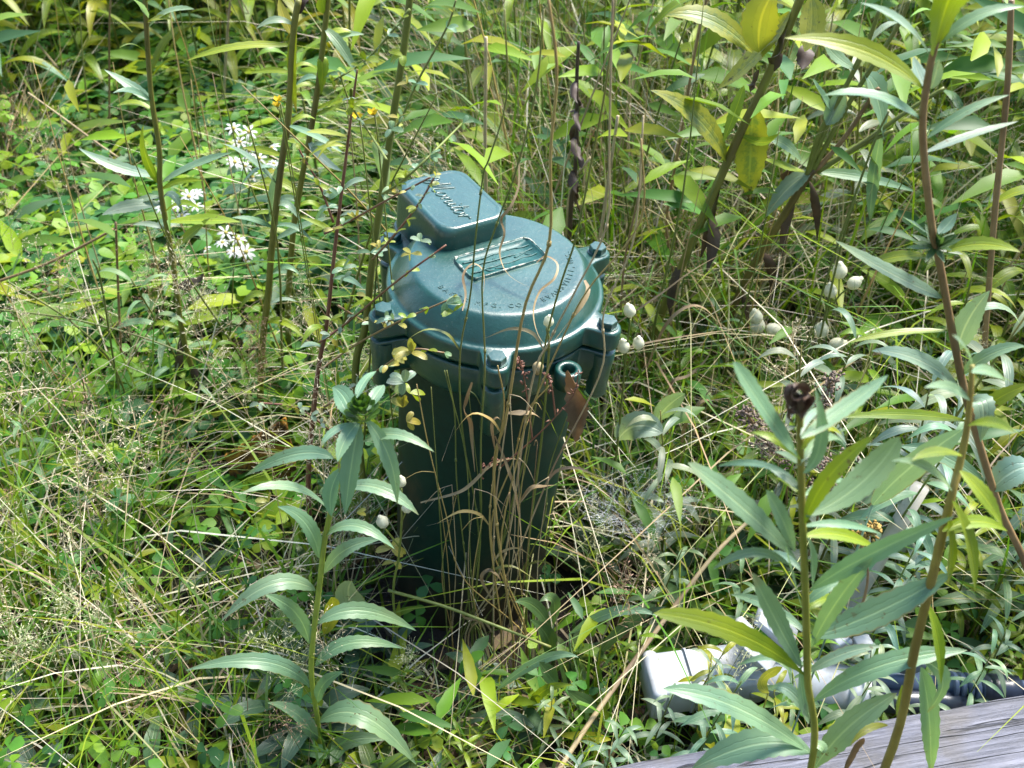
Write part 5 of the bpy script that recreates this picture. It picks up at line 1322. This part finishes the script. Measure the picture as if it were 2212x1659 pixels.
while cnt < 200 and tries < 20000:
    tries += 1
    x, y = random.uniform(-1.75, 1.75), random.uniform(.85, 3.3)
    if abs(x) > .56 * math.hypot(y, 1) + .12 or blocked(x, y, .04): continue
    px, py, w = proj((x, y, .3))
    wgt = .25
    if px < 620 and py < 300: wgt = 1.0
    if px > 1350 and py < 560: wgt = .9
    if px > 1500: wgt = max(wgt, 1.0)
    if -.85 < x < -.2 and 1.0 < y < 1.9: wgt = .0
    elif x < -.2 and y > 1.9: wgt = 1.0
    if 850 < px < 1450 and py > 60: wgt = .12 if y > 1.3 else 0
    if px < 700 and py > 800: wgt = .10
    if random.random() > wgt: continue
    if any((x - a) ** 2 + (y - b) ** 2 < .07 ** 2 for a, b in spots): continue
    spots.append((x, y))
    k = random.choice([0, 1, 5, 4, 2, 3, 0, 1, 5] if y > 1.4 else [0, 2, 3, 4, 3])
    put(k, x, y, random.uniform(1.0, 1.55) if y > 1.45 else random.uniform(.8, 1.2) if y > 1.1 else random.uniform(.6, .85)); cnt += 1
for (x, y, k, s) in ((.36, .74, 2, .8), (.47, .80, 3, .85), (.56, .70, 2, .9), (.30, .86, 4, .9), (.62, .88, 0, .9), (.42, .92, 4, 1.0), (.70, .78, 3, .95), (.55, .96, 0, .8), (.22, .98, 4, .9), (.14, .62, 4, .55), (.04, .56, 2, .38), (-.05, .52, 4, .42), (.10, .52, 2, .4), (-.11, .60, 4, .4), (.17, .70, 2, .5), (.05, .47, 3, .35), (.20, .56, 3, .35), (.15, .545, 2, .42), (.22, .54, 4, .45), (.29, .565, 2, .45), (.37, .575, 3, .36), (.45, .60, 2, .42), (.52, .62, 4, .5), (.33, .63, 0, .42), (.25, .66, 2, .5), (.42, .68, 3, .5), (.50, .70, 0, .55), (.18, .78, 3, .6), (.24, .74, 4, .7), (.19, .515, 3, .45), (.265, .52, 0, .42), (.335, .535, 3, .42), (.41, .55, 2, .45), (.20, .585, 0, .42), (.31, .60, 4, .6), (.39, .635, 3, .55), (.56, .66, 0, .6), (.47, .575, 3, .4), (.40, .70, 3, .72), (.53, .68, 2, .8), (.62, .78, 3, .85), (.33, .82, 3, .7), (.50, .60, 2, .5), (.58, .58, 3, .5), (.44, .78, 3, .75), (-.34, 1.02, 4, .8), (-.46, 1.06, 2, .8), (-.56, .98, 4, .7), (-.58, .86, 2, .6), (.62, .98, 5, .8), (.74, 1.02, 0, 1.0), (.86, 1.10, 5, .85), (.68, 1.16, 4, 1.3), (.80, 1.24, 0, 1.1), (.92, 1.30, 5, 1.0), (.60, 1.22, 4, 1.4), (.74, .90, 4, 1.3), (.84, .96, 0, .9), (.97, 1.18, 0, 1.1), (.70, 1.32, 1, .9), (.58, 1.10, 4, 1.3), (-.62, 1.9, 5, 1.0), (-.80, 2.0, 1, 1.1), (-.95, 1.8, 5, 1.0), (-1.05, 2.1, 0, 1.3), (-.70, 2.2, 5, 1.1), (-.50, 2.15, 0, 1.2), (-.36, 2.2, 1, 1.0), (-1.2, 2.3, 5, 1.2), (-.9, 2.35, 1, 1.2), (-.28, 1.75, 4, 1.5), (-.34, 1.5, 4, 1.3)):
    put(k, x, y, s)

n_ = 0
while n_ < 62:
    if n_ < 36: x, y = random.uniform(-1.5, -.08), random.uniform(1.95, 3.1)
    else: x, y = random.uniform(-.05, 1.5), random.uniform(1.55, 3.0)
    if abs(x) > .52 * math.hypot(y, 1) + .1 or any((x - a) ** 2 + (y - b) ** 2 < .06 ** 2 for a, b in spots): continue
    spots.append((x, y)); put(random.choice([0, 1, 5, 0, 5, 4]), x, y, random.uniform(.9, 1.4)); n_ += 1

# small leafy seedlings near the front, one kind copied
def seedling_kind(seed, col):
    random.seed(seed); root = thing('leafy_weed', (0, 0, 0), '', 'plant', 'leafy weeds'); kids = []
    mb = MB(); tube(mb, [(0, 0, 0), (.002, 0, .04), (.003, .002, .08)], .0014, .001, sides=5, n=5); kids.append(obj('stem', mb.mesh('stem', M['stem_green']), root))
    for i in range(9):
        a = i * 2.3; z = .008 + i * .0085; l = random.uniform(.04, .07); dr = Vector((math.cos(a), math.sin(a), 0)); p = Vector((.002, 0, z))
        mb = MB(); leaf(mb, p, p + dr * l * .5 + Vector((0, 0, l * .5)), p + dr * l + Vector((0, 0, l * random.uniform(.0, .5))), l * random.uniform(.26, .36), Vector((0, 0, 1)) - dr * .3, segs=8, cols=2, serr=0, fold=.25)
        kids.append(obj('leaf', mb.mesh('leaf', M['leaf']), root, vary(col)))
    KIDS[root.name] = kids; return root
sk = [seedling_kind(31, (0.055, 0.115, 0.04)), seedling_kind(32, (0.09, 0.15, 0.03)), seedling_kind(33, (0.05, 0.10, 0.05))]
random.seed(5); su = [0, 0, 0]; placed = 0; SEED = []
while placed < 190:
    x, y = random.uniform(-.9, .95), random.uniform(.38, 1.9)
    if abs(x) > .5 * math.hypot(y, 1) + .1 or blocked(x, y, .03): continue
    px, py, w = proj((x, y, .06))
    if px < 650 and random.random() < .2: continue
    k = random.randrange(3); s = random.uniform(.7, 1.15)
    if hmax(x, y) < .13: s = min(s, hmax(x, y) / .13)
    if su[k]: o = copy_thing(sk[k], (x, y, 0), random.uniform(0, 6.28), s, (random.uniform(.85, 1.2),) * 3)
    else: o = sk[k]; su[k] = 1; o.location = (x, y, 0); o.scale = (s,) * 3
    v, h = zone((x, y, .06)); nm = ['dark green', 'bright green', 'bluish green'][k]
    o['label'] = f'low {nm} leafy weed growing near the ground at the {v} {h}'; o['group'] = f'low {nm} leafy weeds at the {v} {h}'
    SEED.append((o, x, y))
    placed += 1

ORD = ['', 'second', 'third', 'fourth', 'fifth', 'sixth', 'seventh', 'eighth', 'ninth', 'tenth', 'eleventh', 'twelfth', 'thirteenth', 'fourteenth']
def rank_labels(items, noun):
    by = {}
    for o, x, y in items: by.setdefault((o['group'], o['label']), []).append((proj((x, y, .2))[0], o))
    for (g, lab), L_ in by.items():
        if len(L_) < 2: continue
        L_.sort(key=lambda q: q[0])
        place = lab.split(' at the ')[-1] if ' at the ' in lab else 'centre'
        kind = lab.split(' among')[0].split(' growing')[0].split(' with')[0].split(' standing')[0]
        for i, (px, o) in enumerate(L_):
            if i == len(L_) - 1: r = 'rightmost'
            elif i == 0: r = 'leftmost'
            elif i < len(ORD): r = ORD[i] + ' from left'
            else: r = ORD[min(len(L_) - 1 - i, 13)] + ' from right'
            o['label'] = f'{kind}, {r} among those at the {place}'
rank_labels(GOLD, 'goldenrod'); rank_labels(SEED, 'weed'); STALKS = []; STEMS = []

# fine seed grass: four kinds, copied
def panicle_kind(seed, h, spread, col):
    random.seed(seed); root = thing('seed_stalk', (0, 0, 0), '', 'seed stalk', 'seed grasses'); kids = []
    bend = random.uniform(.02, .09); az = random.uniform(0, 6.28)
    pt = lambda t: Vector((math.cos(az) * bend * t * t, math.sin(az) * bend * t * t, h * t))
    mb = MB(); tube(mb, [pt(t) for t in (0, .3, .6, 1)], .0007, .0004, sides=4, n=9); kids.append(obj('culm', mb.mesh('culm', M['stem_tan'] if seed % 2 else M['culm']), root, (1, 1, .9)))
    V, F, C = [], [], []
    def quad(a, b, w):
        dd = (b - a).normalized(); s = dd.cross(Vector((random.gauss(0, 1), random.gauss(0, 1), random.gauss(0, 1)))).normalized() * w
        o = len(V); V.extend([a - s * .6, a + s * .6, b + s * .4, b - s * .4]); F.append((o, o + 1, o + 2, o + 3))
    for wv in range(7):
        t = .68 + .05 * wv; p = pt(t)
        for k in range(4):
            a = random.uniform(0, 6.28); l = spread * (1.15 - .12 * wv) * random.uniform(.5, 1.1)
            m_ = p + Vector((math.cos(a) * l * .55, math.sin(a) * l * .55, l * .55)); e = m_ + Vector((math.cos(a) * l * .4, math.sin(a) * l * .4, l * .15))
            quad(p, m_, .00025); quad(m_, e, .0002)
            for q in range(5):
                b = m_.lerp(e, random.uniform(-.4, 1)); dd = Vector((random.gauss(0, 1), random.gauss(0, 1), random.gauss(.5, 1))).normalized()
                quad(b, b + dd * random.uniform(.004, .008), .0002); bb = b + dd * .007; quad(bb, bb + dd * .0035, .0008)
    me = mesh_np('seed_spray', [tuple(v) for v in V], F, np.tile(np.array(col), (len(V), 1)), None, M['straw'], False)
    kids.append(obj('seed_spray', me, root)); KIDS[root.name] = kids
    return root
pk = [panicle_kind(41, .34, .045, (.50, .44, .30)), panicle_kind(42, .28, .04, (.44, .44, .26)), panicle_kind(43, .40, .055, (.54, .47, .33)), panicle_kind(44, .32, .05, (.32, .2, .13))]
random.seed(9); pu = [0] * 4; placed = 0; tries = 0
while placed < 105 and tries < 30000:
    tries += 1
    x, y = random.uniform(-.95, .8), random.uniform(.5, 1.6)
    if abs(x) > .5 * math.hypot(y, 1) + .1 or blocked(x, y, .02): continue
    px, py, w = proj((x, y, .28))
    wgt = .1
    if px < 820 and py > 520: wgt = .8
    if 1150 < px < 1500 and 350 < py < 1150 and y > .66: wgt = .5
    if 850 < px < 1250 and y < .75: wgt = .12 if hmax(x, y) > .1 else .05
    if 820 < px < 1320 and py < 800 and y < .95: wgt = .03
    if random.random() > wgt: continue
    k = random.randrange(4); s = random.uniform(.7, 1.1)
    if y < .62: s *= .8
    if pu[k]: o = copy_thing(pk[k], (x, y, 0), random.uniform(0, 6.28), s)
    else: o = pk[k]; pu[k] = 1; o.location = (x, y, 0); o.scale = (s,) * 3
    v, h = zone((x, y, .28)); nm = ['straw-coloured', 'greenish', 'tall straw-coloured', 'reddish'][k]
    o['label'] = f'fine {nm} seed grass with an airy open spray at the {v} {h}'; o['group'] = f'fine {nm} seed grasses at the {v} {h}'
    STALKS.append((o, x, y)); placed += 1
rank_labels(STALKS, '')

random.seed(14); sk2 = []
for i, mt in enumerate(('stem_tan', 'culm_gold', 'culm')):
    mb = MB(); tube(mb, [(0, 0, -.01), (.006, .004, .15), (-.004, .008, .32), (.012 * (i - 1), .0, .48)], .0019, .0004, sides=5, n=10, wob=.08)
    sk2.append(mb.mesh('dry_stalk', M[mt]))
n_ = 0
while n_ < 190:
    x, y = random.uniform(-1.2, 1.3), random.uniform(1.0, 2.7)
    px, py, w = proj((x, y, .2))
    wg = .25
    if 1050 < px < 1800 and py < 760: wg = 1.0
    if 420 < px < 850 and py < 800: wg = .8
    if abs(x) > .5 * math.hypot(y, 1) + .05 or blocked(x, y, .03) or random.random() > wg: continue
    k = random.randrange(3); o = obj('dry_stalk', sk2[k], color=vary((1, 1, .95), .25), loc=(x, y, 0)); s = random.uniform(.7, 1.5)
    o.scale = (s, s, s); o.rotation_euler = (random.gauss(0, .16), random.gauss(.06, .18), random.uniform(0, 6.28))
    v, h = zone((x, y, .2)); nm = ['pale tan', 'golden', 'greenish'][k]
    tag(o, f'thin {nm} dead stem standing among the weeds at the {v} {h}', 'stem', f'thin {nm} dead stems at the {v} {h}'); n_ += 1; STEMS.append((o, x, y))
rank_labels(STEMS, '')

# broad single leaves and arching blades in front, bottom middle
arch = [((1070, 1493), (1187, 1390), (1250, 1420), 20, G_MID), ((990, 1572), (1085, 1500), (1180, 1590), 22, G_SIL), ((880, 1615), (1000, 1560), (1090, 1585), 14, (.16, .22, .06)), ((880, 1620), (1010, 1555), (1260, 1570), 16, (.15, .2, .05)), ((970, 1612), (1060, 1630), (1150, 1665), 14, (.16, .22, .04)), ((1230, 1370), (1340, 1290), (1420, 1330), 22, G_MID), ((1290, 1420), (1350, 1330), (1440, 1310), 24, (.05, .09, .05)), ((1282, 1550), (1290, 1600), (1290, 1665), 32, G_SIL), ((1190, 1362), (1160, 1290), (1112, 1300), 28, (.07, .13, .04)), ((1185, 1420), (1200, 1370), (1145, 1338), 34, (.07, .13, .04)), ((1195, 1350), (1210, 1265), (1165, 1300), 24, (.07, .13, .045)), ((1205, 1480), (1180, 1450), (1165, 1430), 32, (.06, .12, .04)), ((1290, 1530), (1255, 1520), (1225, 1490), 34, (.06, .12, .04)), ((1140, 1560), (1150, 1470), (1240, 1480), 20, G_YEL)]
labs = ['long grey-green leaf arching up before the casing base', 'silvery ribbed leaf arching at the bottom centre', 'pale green grass blade arching at the bottom, upper of two', 'pale green grass blade at the bottom with a long tip, reaching right', 'bright green blade running down to the bottom edge', 'grey-green leaf arching right of the casing base', 'dark green ribbed leaf right of the casing base', 'silvery hanging leaf beside the tan diagonal stalk', 'smooth green leaf pointing left at the casing base', 'notched green leaf below the smooth one at the casing base', 'small folded green leaf right of the casing base', 'green oval leaf low in the middle bottom', 'green oval leaf touching the tan diagonal stalk', 'yellow-green curved leaf at the bottom centre']
for (b, c, t, w, col), lb in zip(arch, labs):
    Y = .58 if b[1] > 1450 else .64
    P0, P1, P2 = PY(*b, Y), PY(*c, Y - .01), PY(*t, Y - .02)
    mb = MB(); leaf(mb, P0, P1, P2, w * 1.1 * (P1 - CAMP).dot(FW) / FPX, Vector((.1, -.5, .85)), segs=20, serr=.03)
    g0 = Vector((P0.x, P0.y, 0)); tube(mb, [g0, (g0 + P0) / 2 + Vector((.003, 0, 0)), P0], .0012, .0009, sides=5, n=5)
    tag(obj('arching_leaf', mb.mesh('arching_leaf', M['leaf'], off=g0), color=col, loc=g0), lb, 'leaf')
for (b, c, t, w, Y, lb) in (((1335, 950), (1370, 895), (1432, 935), 62, .80, 'broad grey-green leaf right of the casing under the web'), ((790, 1340), (735, 1290), (760, 1255), 60, .63, 'broad green leaf behind the left goldenrod stem'), ((700, 1370), (730, 1310), (715, 1290), 36, .60, 'papery yellowing leaf behind the left goldenrod stem'), ((1660, 1495), (1620, 1470), (1690, 1440), 30, .52, 'yellow leaf with dark spots hanging over the white gutter elbow'), ((1885, 1091), (1950, 1010), (2080, 928), 62, .50, 'long grey-green leaf crossing above the white pipe'), ((1420, 910), (1430, 880), (1480, 850), 40, .86, 'upright ribbed leaf behind the web')):
    P0, P1, P2 = PY(*b, Y), PY(*c, Y - .01), PY(*t, Y - .02)
    yl = 'yellow' in lb
    mb = MB(); leaf(mb, P0, P1, P2, w * (P1 - CAMP).dot(FW) / FPX, Vector((.1, -.6, .8)), segs=18, serr=.03, sh=(.6, .6))
    g0 = Vector((P0.x, P0.y, 0)); tube(mb, [g0, (g0 + P0) / 2, P0], .001, .0008, sides=5, n=5)
    tag(obj('broad_leaf', mb.mesh('broad_leaf', M['leaf_spot'] if yl else M['leaf'], off=g0), color=YEL if yl else vary(G_SIL), loc=g0), lb, 'leaf')

# funnel web between the stems right of the casing
random.seed(77); mb = MB(); cw = PY(1375, 1085, .74)
for _ in range(420):
    a, b = random.uniform(0, 6.28), random.gauss(0, .5)
    r1_, r2_ = random.uniform(.01, .065), random.uniform(.02, .075)
    A = cw + Vector((r1_ * math.cos(a), r1_ * math.sin(a) * .8, -.03 + .5 * r1_ + random.gauss(0, .004)))
    B_ = cw + Vector((r2_ * math.cos(a + b), r2_ * math.sin(a + b) * .8, -.03 + .5 * r2_ + random.gauss(0, .004)))
    s = (B_ - A).cross(Vector((random.gauss(0, 1), random.gauss(0, 1), random.gauss(0, 1)))).normalized() * .000042
    mb.add([A - s, A + s, B_ + s, B_ - s], [(0, 1, 2, 3)])
tag(obj('spider_web', mb.mesh('spider_web', M['silk'], smooth=False)), 'hazy grey spider web slung between stems right of the casing', 'spider web')
